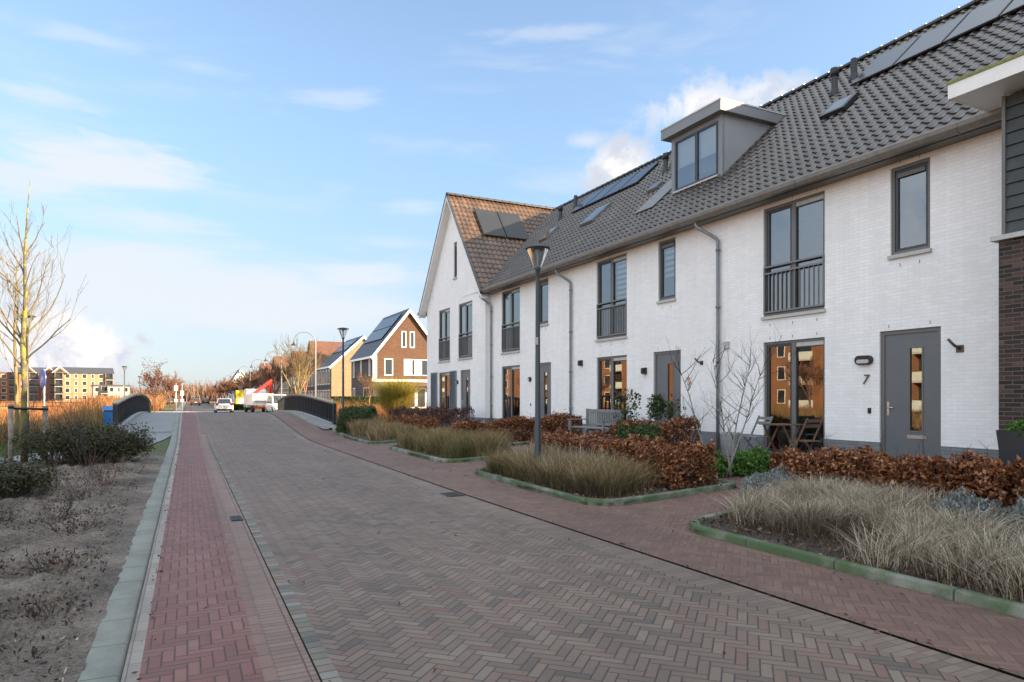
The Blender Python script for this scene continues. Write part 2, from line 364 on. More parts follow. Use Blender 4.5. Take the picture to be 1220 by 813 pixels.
GRN=rampmat('evergreen_leaves',[(0,(.014,.030,.010)),(.6,(.040,.075,.018)),(1,(.10,.14,.04))],.4,.2)
BGRN=rampmat('bright_green_leaves',[(0,(.030,.09,.012)),(.6,(.085,.20,.03)),(1,(.20,.32,.08))],.45,.25)
DGRN=rampmat('dark_barberry_leaves',[(0,(.018,.020,.009)),(.6,(.050,.056,.020)),(1,(.13,.115,.05))],.45,.15)
LAV=rampmat('silver_lavender_leaves',[(0,(.10,.12,.10)),(.6,(.21,.235,.22)),(1,(.36,.38,.38))],.8,.15)
PALEG=rampmat('pale_dry_grass',[(0,(.085,.062,.034)),(.40,(.34,.275,.185)),(.75,(.54,.47,.36)),(1,(.70,.64,.53))],.7,.25)
TANG=rampmat('tan_olive_grass',[(0,(.11,.09,.035)),(.4,(.235,.17,.07)),(.75,(.36,.25,.125)),(1,(.50,.40,.25))],.7,.25)
OLG=rampmat('olive_grass_base',[(0,(.05,.055,.018)),(.6,(.12,.115,.04)),(1,(.22,.18,.08))],.7,.2)
REED=rampmat('dry_reed',[(0,(.13,.075,.03)),(.5,(.27,.165,.07)),(1,(.42,.29,.14))],.7,.3)
OREED=rampmat('orange_reed',[(0,(.22,.075,.02)),(.5,(.34,.135,.04)),(1,(.44,.23,.09))],.7,.3)
WILL=rampmat('yellow_willow_twigs',[(0,(.15,.12,.012)),(.5,(.28,.22,.03)),(1,(.42,.34,.09))],.6,.2)
LAWN=rampmat('short_grass',[(0,(.03,.045,.012)),(.6,(.07,.10,.025)),(1,(.14,.16,.05))],.7,.2)
TWIG=plain('dark_twigs',(.055,.040,.032),.8,var=.3,scale=6)
RTWIG=plain('reddish_far_twigs',(.17,.085,.05),.8,var=.3,scale=.6)
PTWIG=plain('purple_brown_twigs',(.13,.065,.05),.8,var=.3,scale=2)
YTWIG=plain('yellow_lit_twigs',(.20,.15,.065),.8,var=.3,scale=2)
GTW=plain('pale_bark',(.26,.25,.22),.8,var=.3,scale=8)
def barkm():
    m,T,p,g=new('mossy_bark'); P=g.outputs['Position']; n=T.noise(P,5,5,.65); f=T.noise(P,50,4,.6)
    c=T.mix(T.mr(n,.42,.6),(.10,.088,.065,1),(.235,.215,.045,1)); ff=T.mr(f,.3,.7,.7,1.3,False); c=T.mix(1.0,c,T.xyz(ff,ff,ff),'MULTIPLY')
    T.link(c,p.inputs['Base Color']); p.inputs['Roughness'].default_value=.9; T.link(T.bump(f,.6,.01),p.inputs['Normal']); return m
BARK=barkm()
def waterm():
    m,T,p,g=new('canal_water'); p.inputs['Base Color'].default_value=(.02,.025,.02,1); p.inputs['Roughness'].default_value=.05
    T.link(T.bump(T.noise(g.outputs['Position'],6,3,.5),.2,.01),p.inputs['Normal']); return m
WATER=waterm()

# ------------------------------------------------------------------ mesh helpers
WORLD=set()      # things whose parts are built straight in world coordinates
def attach(o,parent):
    if parent is None: return
    o.parent=parent
    if parent.name in WORLD: o.matrix_parent_inverse=Matrix.Translation(-Vector(parent.location))
class MB:
    def __init__(s): s.v=[]; s.f=[]; s.sm=[]
    def add(s,vs,fs,smooth=False):
        b=len(s.v); s.v+= [tuple(q) for q in vs]
        for f in fs: s.f.append(tuple(b+i for i in f)); s.sm.append(smooth)
        return s
    def box(s,x0,x1,y0,y1,z0,z1):
        if x0>x1:x0,x1=x1,x0
        if y0>y1:y0,y1=y1,y0
        if z0>z1:z0,z1=z1,z0
        return s.add([(x0,y0,z0),(x1,y0,z0),(x1,y1,z0),(x0,y1,z0),(x0,y0,z1),(x1,y0,z1),(x1,y1,z1),(x0,y1,z1)],
              [(0,3,2,1),(4,5,6,7),(0,1,5,4),(1,2,6,5),(2,3,7,6),(3,0,4,7)])
    def obox(s,c,ax,ay,az):          # oriented box: centre and half axes
        c,ax,ay,az=map(Vector,(c,ax,ay,az)); vs=[]
        for k in(-1,1):
            for i,j in((-1,-1),(1,-1),(1,1),(-1,1)): vs.append(c+ax*i+ay*j+az*k)
        return s.add(vs,[(0,3,2,1),(4,5,6,7),(0,1,5,4),(1,2,6,5),(2,3,7,6),(3,0,4,7)])
    def bar(s,a,b,w,h,up=(0,0,1)):
        a,b,up=Vector(a),Vector(b),Vector(up); d=(b-a); L=d.length; d.normalize(); sd=d.cross(up)
        if sd.length<1e-4: sd=d.cross(Vector((1,0,0)))
        sd.normalize(); u=sd.cross(d)
        return s.obox((a+b)/2,d*(L/2),sd*(w/2),u*(h/2))
    def tube(s,pts,rad,n=8,cap=True,smooth=True):
        pts=[Vector(p) for p in pts]
        if not hasattr(rad,'__len__'): rad=[rad]*len(pts)
        ref=None; b=len(s.v)
        for i,p in enumerate(pts):
            t=(pts[min(i+1,len(pts)-1)]-pts[max(i-1,0)]).normalized()
            if ref is None: ref=t.orthogonal().normalized()
            ref=(ref-t*ref.dot(t)); ref=ref.normalized() if ref.length>1e-6 else t.orthogonal().normalized()
            o=t.cross(ref)
            for k in range(n):
                a=2*PI*k/n; s.v.append(tuple(p+(ref*math.cos(a)+o*math.sin(a))*rad[i]))
        for i in range(len(pts)-1):
            for k in range(n):
                k2=(k+1)%n; s.f.append((b+i*n+k,b+i*n+k2,b+(i+1)*n+k2,b+(i+1)*n+k)); s.sm.append(smooth)
        if cap:
            s.f.append(tuple(b+k for k in reversed(range(n)))); s.sm.append(False)
            e=b+(len(pts)-1)*n; s.f.append(tuple(e+k for k in range(n))); s.sm.append(False)
        return s
    def lathe(s,prof,c=(0,0,0),n=24,smooth=True):
        b=len(s.v)
        for r,z in prof:
            for k in range(n):
                a=2*PI*k/n; s.v.append((c[0]+r*math.cos(a),c[1]+r*math.sin(a),c[2]+z))
        for i in range(len(prof)-1):
            for k in range(n):
                k2=(k+1)%n; s.f.append((b+i*n+k,b+i*n+k2,b+(i+1)*n+k2,b+(i+1)*n+k)); s.sm.append(smooth)
        return s
    def prism(s,poly,off):
        n=len(poly); o=Vector(off); vs=[Vector(p) for p in poly]; vs+= [p+o for p in vs]
        return s.add(vs,[tuple(reversed(range(n))),tuple(range(n,2*n))]+[(i,(i+1)%n,n+(i+1)%n,n+i) for i in range(n)])
    def build(s,name,mat,parent=None,fix=True):
        me=bpy.data.meshes.new(name); me.from_pydata(s.v,[],s.f)
        me.polygons.foreach_set('use_smooth',s.sm); me.materials.append(mat); me.update()
        if fix:
            import bmesh
            bm=bmesh.new(); bm.from_mesh(me); bmesh.ops.recalc_face_normals(bm,faces=bm.faces[:]); bm.to_mesh(me); bm.free()
        o=bpy.data.objects.new(name,me); C.objects.link(o)
        attach(o,parent); return o
def np_mesh(name,V,Fq,mat,parent=None,rnd=None,smooth=False):
    me=bpy.data.meshes.new(name); V=np.asarray(V,np.float32); Fq=np.asarray(Fq,np.int32); k=Fq.shape[1]
    me.vertices.add(len(V)); me.vertices.foreach_set('co',V.ravel())
    me.loops.add(Fq.size); me.loops.foreach_set('vertex_index',Fq.ravel())
    me.polygons.add(len(Fq)); me.polygons.foreach_set('loop_start',np.arange(0,Fq.size,k,dtype=np.int32))
    if smooth: me.polygons.foreach_set('use_smooth',np.ones(len(Fq),bool))
    me.update(calc_edges=True); me.materials.append(mat)
    if rnd is not None:
        a=me.attributes.new('rnd','FLOAT','POINT'); a.data.foreach_set('value',np.asarray(rnd,np.float32))
    o=bpy.data.objects.new(name,me); C.objects.link(o)
    attach(o,parent); return o
def thing(name,label,cat,loc=(0,0,0),rz=0,group=None,world=False):
    o=bpy.data.objects.new(name,None); C.objects.link(o); o.empty_display_size=.2
    o.location=loc; o.rotation_euler=(0,0,rz); o['label']=label; o['category']=cat
    if world: WORLD.add(o.name)
    if group:o['group']=group
    return o
def tag(o,label,cat,group=None,kind=None):
    if label:o['label']=label
    if cat:o['category']=cat
    if group:o['group']=group
    if kind:o['kind']=kind
    return o
def struct(o,label=None):
    o['kind']='structure'
    if label:o['label']=label
    return o
def copy_tree(o,parent=None):
    c=o.copy(); C.objects.link(c)
    if parent is not None: c.parent=parent
    for ch in list(o.children): copy_tree(ch,c)
    return c

def leaves(n_or_pts,size,elong=1.7,rs=rng,fold=.25,up=None,szvar=.35):
    P=np.asarray(n_or_pts,float); n=len(P)
    d=rs.normal(size=(n,3)); 
    if up is not None: d[:,2]+=up
    d/=np.linalg.norm(d,axis=1)[:,None]
    q=rs.normal(size=(n,3)); s=np.cross(d,q); s/=np.linalg.norm(s,axis=1)[:,None]; nn=np.cross(d,s)
    L=(size*elong*.5*(1+szvar*rs.uniform(-1,1,n)))[:,None]; Wd=(size*.5*(1+szvar*rs.uniform(-1,1,n)))[:,None]
    V=np.empty((n,4,3)); V[:,0]=P-d*L; V[:,1]=P+s*Wd+nn*Wd*fold*2; V[:,2]=P+d*L+nn*Wd*fold*rs.uniform(-1,1,n)[:,None]; V[:,3]=P-s*Wd+nn*Wd*fold*2
    F=(np.arange(n)[:,None]*4)+np.array([[0,1,2,3]])
    F=np.concatenate([F[:,[0,1,2]],F[:,[0,2,3]]])
    r=np.repeat(rs.uniform(0,1,n),4)
    return V.reshape(-1,3),F,r
def blades(P,h,w,lean,rs=rng,bend=1.0,az=None,hv=.35):
    P=np.asarray(P,float); n=len(P); a=rs.uniform(0,2*PI,n) if az is None else az
    H=h*(1+hv*rs.uniform(-1,1,n)); Ln=lean*H*np.abs(rs.normal(.5,.45,n)); dx=np.stack([np.cos(a),np.sin(a),np.zeros(n)],1)
    fa=rs.uniform(0,2*PI,n); sx=np.stack([np.cos(fa),np.sin(fa),np.zeros(n)],1)
    ts=np.array([0,.4,.75,1.0]); ws=np.array([1,.85,.55,.12]); V=np.empty((n,8,3))
    for i,(t,q) in enumerate(zip(ts,ws)):
        c=P+dx*(Ln*(t**(1+bend)))[:,None]; c[:,2]+=H*(t-.18*bend*lean*t*t)
        ww=w*q*.5; V[:,2*i]=c-sx*ww; V[:,2*i+1]=c+sx*ww
    b=np.arange(n)[:,None]*8; F=np.concatenate([b+np.array([[2*i,2*i+1,2*i+3,2*i+2]]) for i in range(3)])
    return V.reshape(-1,3),F,np.repeat(rs.uniform(0,1,n),8)

# ------------------------------------------------------------------ terrain
def zr(Y):
    Y=np.asarray(Y,float); t=np.clip((Y-38.7)/32,-.5,.5); return .72*np.cos(PI*t)**2
def ss(x,a,b):
    t=np.clip((np.asarray(x,float)-a)/(b-a),0,1); return t*t*(3-2*t)
def gz(X,Y):
    X=np.asarray(X,float); Y=np.asarray(Y,float)
    wx=ss(X,-6,-2.3)*(1-ss(X,6.8,10))
    z=zr(Y)*wx
    z=z+.27*np.clip((X-5.2)/4.8,0,1)*(1-ss(Y,33,37))
    can=ss(Y,33.5,36)*(1-ss(Y,42,45)); out=1-ss(X,-3.2,-2.2)*(1-ss(X,6.5,7.5))
    z=z-1.9*can*out
    z=z-.45*(1-ss(X,-11,-6.5))*(1-ss(Y,140,170))
    return z
def g1(X,Y): return float(gz(X,Y))
def sheet(name,xs,ys,zf,mat,kind=True):
    xs=np.asarray(xs,float); ys=np.asarray(ys,float); XX,YY=np.meshgrid(xs,ys); Z=zf(XX,YY)
    V=np.stack([XX,YY,Z],-1).reshape(-1,3); nx=len(xs); i=np.arange(len(ys)-1)[:,None]*nx+np.arange(nx-1)[None]
    i=i.ravel(); F=np.stack([i,i+1,i+1+nx,i+nx],1); o=np_mesh(name,V,F,mat,smooth=True)
    if kind: struct(o)
    return o
xs=np.concatenate([[-3000,-1200,-500,-250,-150,-90,-60],np.arange(-45,-11,1.5),np.arange(-11,12.01,.5),np.arange(13,40,1.5),[45,60,90,150,250,500,1200,3000]])
ys=np.concatenate([[-2000,-400,-100,-40,-20],np.arange(-10,60,.5),np.arange(60,180,4),[200,250,320,400,600,1000,2000,5000]])
sheet('ground',xs,ys,lambda X,Y:gz(X,Y)-.022,GRD)
# street strips, bounded by lines x(Y)
SL=.0185
def strip(name,fl,fr,y0,y1,mat,dz=0.0,step=1.0,nx=2,far=True):
    ys=list(np.arange(y0,min(y1,70)+1e-6,step)); 
    if y1>70: ys+=list(np.linspace(72,y1,12))
    V=[];F=[]
    for Y in ys:
        a,b=fl(Y),fr(Y)
        for i in range(nx+1):
            V.append((a+(b-a)*i/nx,Y,float(zr(Y))+dz))
    n=nx+1
    for j in range(len(ys)-1):
        for i in range(nx): k=j*n+i; F.append((k,k+1,k+1+n,k+n))
    o=np_mesh(name,V,F,mat,smooth=True); return struct(o)
lin=lambda x0:(lambda Y:x0+SL*Y)
rr=lambda Y:4.08+max(0,Y-10)*.018
r2=lambda Y:5.17+min(max(0,Y-12),27)*.012+max(0,Y-60)*.0185
strip('gutter_pale',lin(-.32),lin(-.235),-4,46,PALE,.001)
strip('bicycle_lane',lin(-.235),lin(.37),-4,300,REDM,.002)
strip('red_edge_row',lin(.37),lin(.437),-4,48,ROWR,.002)
strip('brick_gutter',lin(.437),lin(.638),-4,28,ROLL,-.006)
strip('brick_gutter_far',lin(.437),lin(.638),28,300,ROADM,.002)
strip('edge_row',lin(.645),lin(.74),-4,28,SQ,.002)
strip('edge_row_far',lin(.638),lin(.74),28,300,ROADM,.002)
strip('road',lin(.74),lambda Y:rr(Y)-.30,-4,300,ROADM,.002,nx=3)
strip('gutter_right',lambda Y:rr(Y)-.30,lambda Y:rr(Y)-.022,-4,50,GUT,-.001)
strip('gutter_joint',lambda Y:rr(Y)-.022,lambda Y:rr(Y)+.006,-4,32,BK,-.014)
strip('red_strip',lambda Y:rr(Y)+.006,r2,-4,300,REDP,.004)
# left kerb: solid concrete stones
def prismstrip(name,fl,fr,y0,y1,mat,h,base=-.1,step=.5):
    ys=np.arange(y0,y1+1e-6,step); V=[];F=[]
    for Y in ys:
        a,b=fl(Y),fr(Y); z=float(zr(Y))
        V+= [(a,Y,z+base),(a,Y,z+h-.008),(a+.01,Y,z+h),(b-.014,Y,z+h),(b,Y,z+h-.014),(b,Y,z+base)]
    for j in range(len(ys)-1):
        for i in range(5): k=j*6+i; F.append((k,k+1,k+7,k+6))
    o=np_mesh(name,V,F,mat); return struct(o)
prismstrip('kerb',lin(-.52),lin(-.325),-3,58,KB,.035)
# pavement between the planters and up to the fronts
xs=np.arange(5.10,11.47,.35); ys=np.arange(-8,33,.5)
def pavz(X,Y): return gz(X,Y)-.002-.006*(X<5.3)
sheet('pavement',np.append(xs,11.48),ys,pavz,REDP)
# bare soil bed on the left
def soilz(X,Y):
    n=np.zeros_like(X)
    for k in range(40):
        a=rng.uniform(0,2*PI); f=rng.uniform(3,38); n+=np.sin((X*math.cos(a)+Y*math.sin(a))*f+rng.uniform(0,6.28))*.05/(f**.75)
    n=n+rng.normal(0,.006,X.shape)+.012*(rng.uniform(0,1,X.shape)>.93)
    edge=ss(X-SL*Y,-.53,-.95)
    return zr(Y)*ss(X,-6,-2.3)+.034+n*(.15+.85*edge)+.03*edge
sx=np.concatenate([np.arange(-9,-4.5,.2),np.arange(-4.5,-.48,.05)])
def soil_sheet():
    ys=np.arange(.8,20.0,.06); XX,YY=np.meshgrid(sx,ys); XX=np.where(XX>-3,XX+SL*YY*(XX+3)/2.5,XX); Z=soilz(XX,YY)
    nx=len(sx); i=(np.arange(len(ys)-1)[:,None]*nx+np.arange(nx-1)[None]).ravel(); F=np.stack([i,i+1,i+1+nx,i+nx],1)
    V=np.stack([XX,YY,Z],-1).reshape(-1,3); c=V[F].mean(1); keep=~((-c[:,0])>(21.0-c[:,1])*1.0+1.0)
    struct(np_mesh('garden_soil',V,F[keep],SOIL,smooth=True))
soil_sheet()
# footpath: off the bridge, bending left
def ribbon(name,pts,w,mat,dz):
    pts=[Vector((a,b)) for a,b in pts]; P=[]
    for i in range(len(pts)-1):
        p0=pts[max(i-1,0)];p1=pts[i];p2=pts[i+1];p3=pts[min(i+2,len(pts)-1)]
        for k in range(8):
            t=k/8; P.append(.5*((2*p1)+(-p0+p2)*t+(2*p0-5*p1+4*p2-p3)*t*t+(-p0+3*p1-3*p2+p3)*t**3))
    P.append(pts[-1]); V=[];F=[]
    for i,p in enumerate(P):
        t=(P[min(i+1,len(P)-1)]-P[max(i-1,0)]).normalized(); n=Vector((-t.y,t.x))
        for q in (-1,-.33,.33,1): c=p+n*w*.5*q; V.append((c.x,c.y,g1(c.x,c.y)+dz))
    for i in range(len(P)-1):
        for j in range(3): k=i*4+j; F.append((k,k+1,k+5,k+4))
    return struct(np_mesh(name,V,F,mat,smooth=True))
ribbon('path',[(-.75,29.5),(-1.3,26),(-2.3,22.2),(-3.6,19.3),(-6,16.4),(-10,13.8),(-16,12)],2.0,ASP,.004)
strip('bridge_path',lambda Y:-1.75+.035*(Y-30),lambda Y:-.525+SL*Y,28.6,50,ASP,.02,step=.5)
strip('pavement_far',lambda Y:-1.4+SL*Y,lambda Y:-.525+SL*Y,50,300,ASP,.004)
# crossing street beyond the bridge, in full sun
np_o=MB().add([(-40,80,.012),(60,80,.012),(60,85,.012),(-40,85,.012)],[(0,1,2,3)]).build('side_street',plain('pale_concrete',(.36,.33,.29),.85),fix=False); struct(np_o)
struct(MB().add([(9.5,52,.012),(34,52,.012),(34,66,.012),(9.5,66,.012)],[(0,1,2,3)]).build('side_pavement',plain('pale_pavers',(.40,.36,.31),.85),fix=False))
w=MB(); w.box(-120,-2.4,30,48,-1.2,-1.05); w.box(6.9,120,30,48,-1.2,-1.05); struct(w.build('water',WATER))

# planters: kerb ring and soil
def in_poly(P,poly):
    x,y=P[:,0],P[:,1]; c=np.zeros(len(P),bool); n=len(poly)
    for i in range(n):
        x1,y1=poly[i];x2,y2=poly[(i+1)%n]
        if y1==y2: continue
        k=((y1>y)!=(y2>y))&(x<(x2-x1)*(y-y1)/(y2-y1)+x1); c^=k
    return c
def rounded(poly,rads):
    out=[];n=len(poly)
    for i in range(n):
        p=Vector(poly[i]);a=Vector(poly[i-1]);b=Vector(poly[(i+1)%n]); r=rads[i]
        if r<=0: out.append(tuple(p)); continue
        u=(a-p).normalized(); v=(b-p).normalized()
        for k in range(9):
            t=k/8; q=(p+u*r)*(1-t)**2+p*2*t*(1-t)+(p+v*r)*t*t; out.append(tuple(q))
    return out
def planter(poly,rads,label_k,kmat,h=.085):
    R_=rounded(poly,rads); n=len(R_)
    # densify
    D=[]
    for i in range(n):
        a=Vector(R_[i]);b=Vector(R_[(i+1)%n]); m=max(1,int((b-a).length/.4))
        for k in range(m): D.append(a.lerp(b,k/m))
    n=len(D); V=[];F=[]; area=sum(D[i].x*D[(i+1)%n].y-D[(i+1)%n].x*D[i].y for i in range(n)); sg=1 if area>0 else -1
    prof=[(0,-.1),(0,h-.018),(.018,h),(.088,h),(.10,h-.012),(.10,-.1)]
    for i,p in enumerate(D):
        t=(D[(i+1)%n]-D[i-1]).normalized(); nn=Vector((-t.y,t.x))*sg
        for o_,z in prof:
            q=p+nn*o_; V.append((q.x,q.y,g1(p.x,p.y)+z))
    m=len(prof)
    for i in range(n):
        for j in range(m-1): a=i*m+j; b=((i+1)%n)*m+j; F.append((a,a+1,b+1,b))
    t=thing('planting_bed',label_k,'planting bed',(0,0,0))
    np_mesh('kerb_edging',V,F,kmat,t)
    # soil grid, clipped to cells inside
    pa=np.array([tuple(q) for q in D]); x0,y0=pa.min(0);x1,y1=pa.max(0)
    X,Y=np.meshgrid(np.arange(x0,x1+.1,.1),np.arange(y0,y1+.1,.1)); Z=gz(X,Y)+.045+.018*np.sin(X*21+np.sin(Y*17)*2)*np.cos(Y*19)+rng.normal(0,.006,X.shape)
    VV=np.stack([X,Y,Z],-1).reshape(-1,3); nx=X.shape[1]
    idx=(np.arange(X.shape[0]-1)[:,None]*nx+np.arange(nx-1)[None]).ravel(); Q=np.stack([idx,idx+1,idx+1+nx,idx+nx],1)
    cen=VV[Q].mean(1)[:,:2]; poly_in=[(p.x,p.y) for p in D]
    ins=in_poly(cen,poly_in); 
    np_mesh('soil',VV,Q[ins],SOIL_D,t,smooth=True)
    return t,poly_in
def scatter(poly,n,margin=.14,clump=0.0,cr=.16):
    pa=np.array(poly); x0,y0=pa.min(0)+margin; x1,y1=pa.max(0)-margin
    P=np.stack([rng.uniform(x0,x1,n*3),rng.uniform(y0,y1,n*3)],1); P=P[in_poly(P,poly)][:n]
    if clump:
        m=int(clump); c=P[:m]; k=rng.integers(0,len(c),n); P=c[k]+rng.normal(0,cr,(n,2))
        P=P[in_poly(P,poly)]
    return np.column_stack([P,gz(P[:,0],P[:,1])+.04])

# ------------------------------------------------------------------ the white terrace
FX=11.46                       # plane of the fronts
EX,EZ,RX,RZ=11.12,5.80,16.2,10.35   # eave and ridge of the long roof
KR=(RZ-EZ)/(RX-EX)
rn=Vector((-KR,0,1)).normalized()
ru=Vector((RX-EX,0,RZ-EZ)).normalized(); RL_=math.hypot(RX-EX,RZ-EZ)
def rz_(X): return EZ+KR*(X-EX)

def wall_cells(mb,X,y0,y1,z0,z1,ops,depth=.10):
    ys=sorted({y0,y1,*[a for o in ops for a in o[:2] if y0<a<y1]}); zs=sorted({z0,z1,*[a for o in ops for a in o[2:] if z0<a<z1]})
    for i in range(len(ys)-1):
        for j in range(len(zs)-1):
            cy,cz=(ys[i]+ys[i+1])/2,(zs[j]+zs[j+1])/2
            if any(o[0]<cy<o[1] and o[2]<cz<o[3] for o in ops): continue
            mb.add([(X,ys[i],zs[j]),(X,ys[i+1],zs[j]),(X,ys[i+1],zs[j+1]),(X,ys[i],zs[j+1])],[(0,3,2,1)])
    for a,b,c,d in ops:
        c2,d2=max(c,z0),min(d,z1)
        if d2<=c2: continue
        mb.add([(X,a,c2),(X+depth,a,c2),(X+depth,a,d2),(X,a,d2)],[(0,1,2,3)])
        mb.add([(X,b,c2),(X+depth,b,c2),(X+depth,b,d2),(X,b,d2)],[(3,2,1,0)])
        if d<=z1: mb.add([(X,a,d),(X+depth,a,d),(X+depth,b,d),(X,b,d)],[(0,1,2,3)])
        if c>=z0: mb.add([(X,a,c),(X+depth,a,c),(X+depth,b,c),(X,b,c)],[(3,2,1,0)])
def frame_ring(mb,X0,X1,a,b,c,d,t,tb=None):
    tb=t if tb is None else tb
    mb.box(X0,X1,a,a+t,c,d); mb.box(X0,X1,b-t,b,c,d); mb.box(X0,X1,a+t,b-t,d-t,d); mb.box(X0,X1,a+t,b-t,c,c+tb)
def sash(par,X,a,b,c,d,t,mat,name='sash'):
    m=MB(); frame_ring(m,X,X+.045,a,b,c,d,t); m.build(name,mat,par,fix=False)
    MB().add([(X+.03,a+t,c+t),(X+.03,b-t,c+t),(X+.03,b-t,d-t),(X+.03,a+t,d-t)],[(0,3,2,1)]).build('pane',GL,par,fix=False)
def window(par,X,a,b,c,d,kind,inner=None,sill=True):
    """a<b along the street; the viewer sees b on the left"""
    m=MB(); frame_ring(m,X+.035,X+.10,a,b,c,d,.055,.06)
    mid=None
    if kind in('french','french_rail'):
        mid=(a+b)/2-.0; m.box(X+.034,X+.10,mid-.05,mid+.05,c+.06,d-.055)
    w=m.build('window',FR,par,fix=False)
    if mid:
        sash(w,X+.052,mid+.05,b-.055,c+.06,d-.055,.055,DKF if inner!='plain' else FR)
        MB().add([(X+.075,a+.055,c+.06),(X+.075,mid-.05,c+.06),(X+.075,mid-.05,d-.14),(X+.075,a+.055,d-.14)],[(0,3,2,1)]).build('pane',GL,w,fix=False)
        MB().box(X+.045,X+.09,a+.058,mid-.053,d-.14,d-.058).build('ventilation_grille',SIL,w,fix=False)
        bd=MB(); frame_ring(bd,X+.05,X+.07,a+.055,mid-.05,c+.06,d-.14,.02); bd.build('glazing_bead',DKF,w,fix=False)
    else:
        sash(w,X+.052,a+.055,b-.055,c+.06,d-.055,.05,DKF)
        MB().box(X+.035,X+.06,a+.11,b-.11,d-.19,d-.115).build('ventilation_grille',FR,w,fix=False)
    if sill:
        MB().box(X-.05,X+.09,a-.03,b+.03,c-.065,c-.002).build('sill',SIL,w,fix=False)
    if kind=='french_rail':
        r=MB(); X1=X+.005
        for z in(1.04,.90): r.box(X1-.02,X1+.02,a+.01,b-.01,c+z,c+z+.035)
        r.box(X1-.02,X1+.02,a+.01,b-.01,c+.07,c+.105)
        r.box(X1-.019,X1+.019,a+.01,a+.045,c+.07,c+1.07); r.box(X1-.019,X1+.019,b-.045,b-.01,c+.07,c+1.07)
        n=13
        for k in range(1,n):
            y=a+.03+(b-a-.06)*k/n; r.box(X1-.012,X1+.012,y-.009,y+.009,c+.105,c+.90)
        r.build('railing',RW,w,fix=False)
    # what hangs behind the glass
    Xi=X+.16
    if inner=='stripes':
        m=MB(); z=d-.1; 
        while z>c+(d-c)*.42: m.box(Xi,Xi+.01,a+.08,b-.08 if kind!='french_rail' else mid-.03,z-.085,z); z-=.15
        m.build('roller_blind',BL,w,fix=False)
    elif inner=='net':
        y0,y1=(a+.08,b-.08) if mid is None else (mid+.06,b-.08)
        MB().box(Xi,Xi+.01,y0,y1,c+.1 if mid is None else c+1.0,d-.1).build('net_curtain',DC,w,fix=False)
    elif inner=='curtain':
        for y0,y1 in((a+.06,a+.32),(b-.36,b-.08)):
            m=MB(); k=18
            vs=[];fs=[]
            for i in range(k+1):
                y=y0+(y1-y0)*i/k; vs+= [(Xi+.03*math.sin(i*1.9),y,c+.05),(Xi+.03*math.sin(i*1.9),y,d-.05)]
            for i in range(k): fs.append((2*i,2*i+1,2*i+3,2*i+2))
            m.add(vs,fs,True).build('curtain',CT,w,fix=False)
    elif inner=='halfblind':
        MB().box(Xi,Xi+.01,a+.07,b-.07,c+(d-c)*.55,d-.08).build('roller_blind',BL,w,fix=False)
    return w
def front_door(par,X,a,b,c,d):
    m=MB(); frame_ring(m,X+.035,X+.11,a,b,c,d,.07,.03); f=m.build('door',FR,par,fix=False); f['label']='grey front door frame with its leaf'
    la,lb,lc,ld=a+.07,b-.07,c+.03,d-.07; X1=X+.055
    ga,gb,gc,gd=la+.28,la+.50,lc+.60,ld-.26
    l=MB()
    for q in((la,ga,lc,ld),(gb,lb,lc,ld),(ga,gb,lc,gc),(ga,gb,gd,ld)): l.box(X1,X1+.055,*q)
    l.build('door_leaf',DR,f,fix=False)
    g=MB(); frame_ring(g,X1-.008,X1+.01,ga-.025,gb+.025,gc-.025,gd+.025,.03); g.build('glazing_bead',FR,f,fix=False)
    MB().add([(X1+.02,ga,gc),(X1+.02,gb,gc),(X1+.02,gb,gd),(X1+.02,ga,gd)],[(0,3,2,1)]).build('door_glass',GL,f,fix=False)
    h=MB(); hy=lb-.065; h.box(X1-.012,X1,hy-.02,hy+.02,lc+.86,lc+1.10); h.tube([(X1-.01,hy,lc+1.0),(X1-.055,hy,lc+1.0),(X1-.055,hy-.12,lc+1.0)],.010,8); h.build('handle',ST,f)
    s=MB(); sy=(ga+gb)/2; s.box(X1-.01,X1,sy-.155,sy+.155,gc-.135,gc-.075); s.tube([(X1-.005,sy-.155,gc-.105),(X1-.0051,sy-.155,gc-.105)],.03,10); s.build('letter_slot',ST,f)
    MB().box(X-.02,X+.14,a,b,c-.05,c-.001).build('doorstep',SIL,f,fix=False)
    return f
def downpipe(par,Y,ztop=5.68,zb=.3):
    m=MB(); r=.04; x0=11.10; x1=FX-.075
    m.tube([(x0,Y+.42,ztop),(x0,Y+.42,ztop-.10),(x0+.03,Y+.38,ztop-.16),(x1-.03,Y+.05,ztop-.44),(x1,Y,ztop-.52),(x1,Y,4.5),(x1,Y,2.0),(x1,Y,zb)],r,12)
    for z in(3.62,1.2,4.95,2.35): m.lathe([(r,-.03),(r+.012,-.03),(r+.012,.03),(r,.03)],(x1,Y,z),12); m.box(x1,FX,Y-.012,Y+.012,z-.01,z+.01)
    m.build('downpipe',ZP,par)
def gutter(par,y0,y1):
    m=MB(); prof=[(EX+.03,5.815),(EX+.03,5.74),(EX+.01,5.69),(EX-.04,5.665),(EX-.10,5.68),(EX-.135,5.73),(EX-.14,5.80),(EX-.155,5.815),(EX-.165,5.80),(EX-.15,5.73),(EX-.11,5.665),(EX-.04,5.648),(EX+.02,5.675),(EX+.045,5.74),(EX+.045,5.815)]
    m.prism([(x,y0,z) for x,z in prof],(0,y1-y0,0))
    y=y0+.9
    while y<y1-.3:
        m.prism([(EX-.17,y,5.80),(EX-.157,y,5.725),(EX-.113,y,5.655),(EX-.04,y,5.638),(EX+.03,y,5.665),(EX+.03,y,5.69),(EX-.13,y,5.74)],(0,.035,0)); y+=1.55
    m.build('gutter',ZN,par,fix=False)
    MB().box(EX+.05,FX,y0,y1,5.66,5.70).build('eaves_board',FR,par,fix=False)

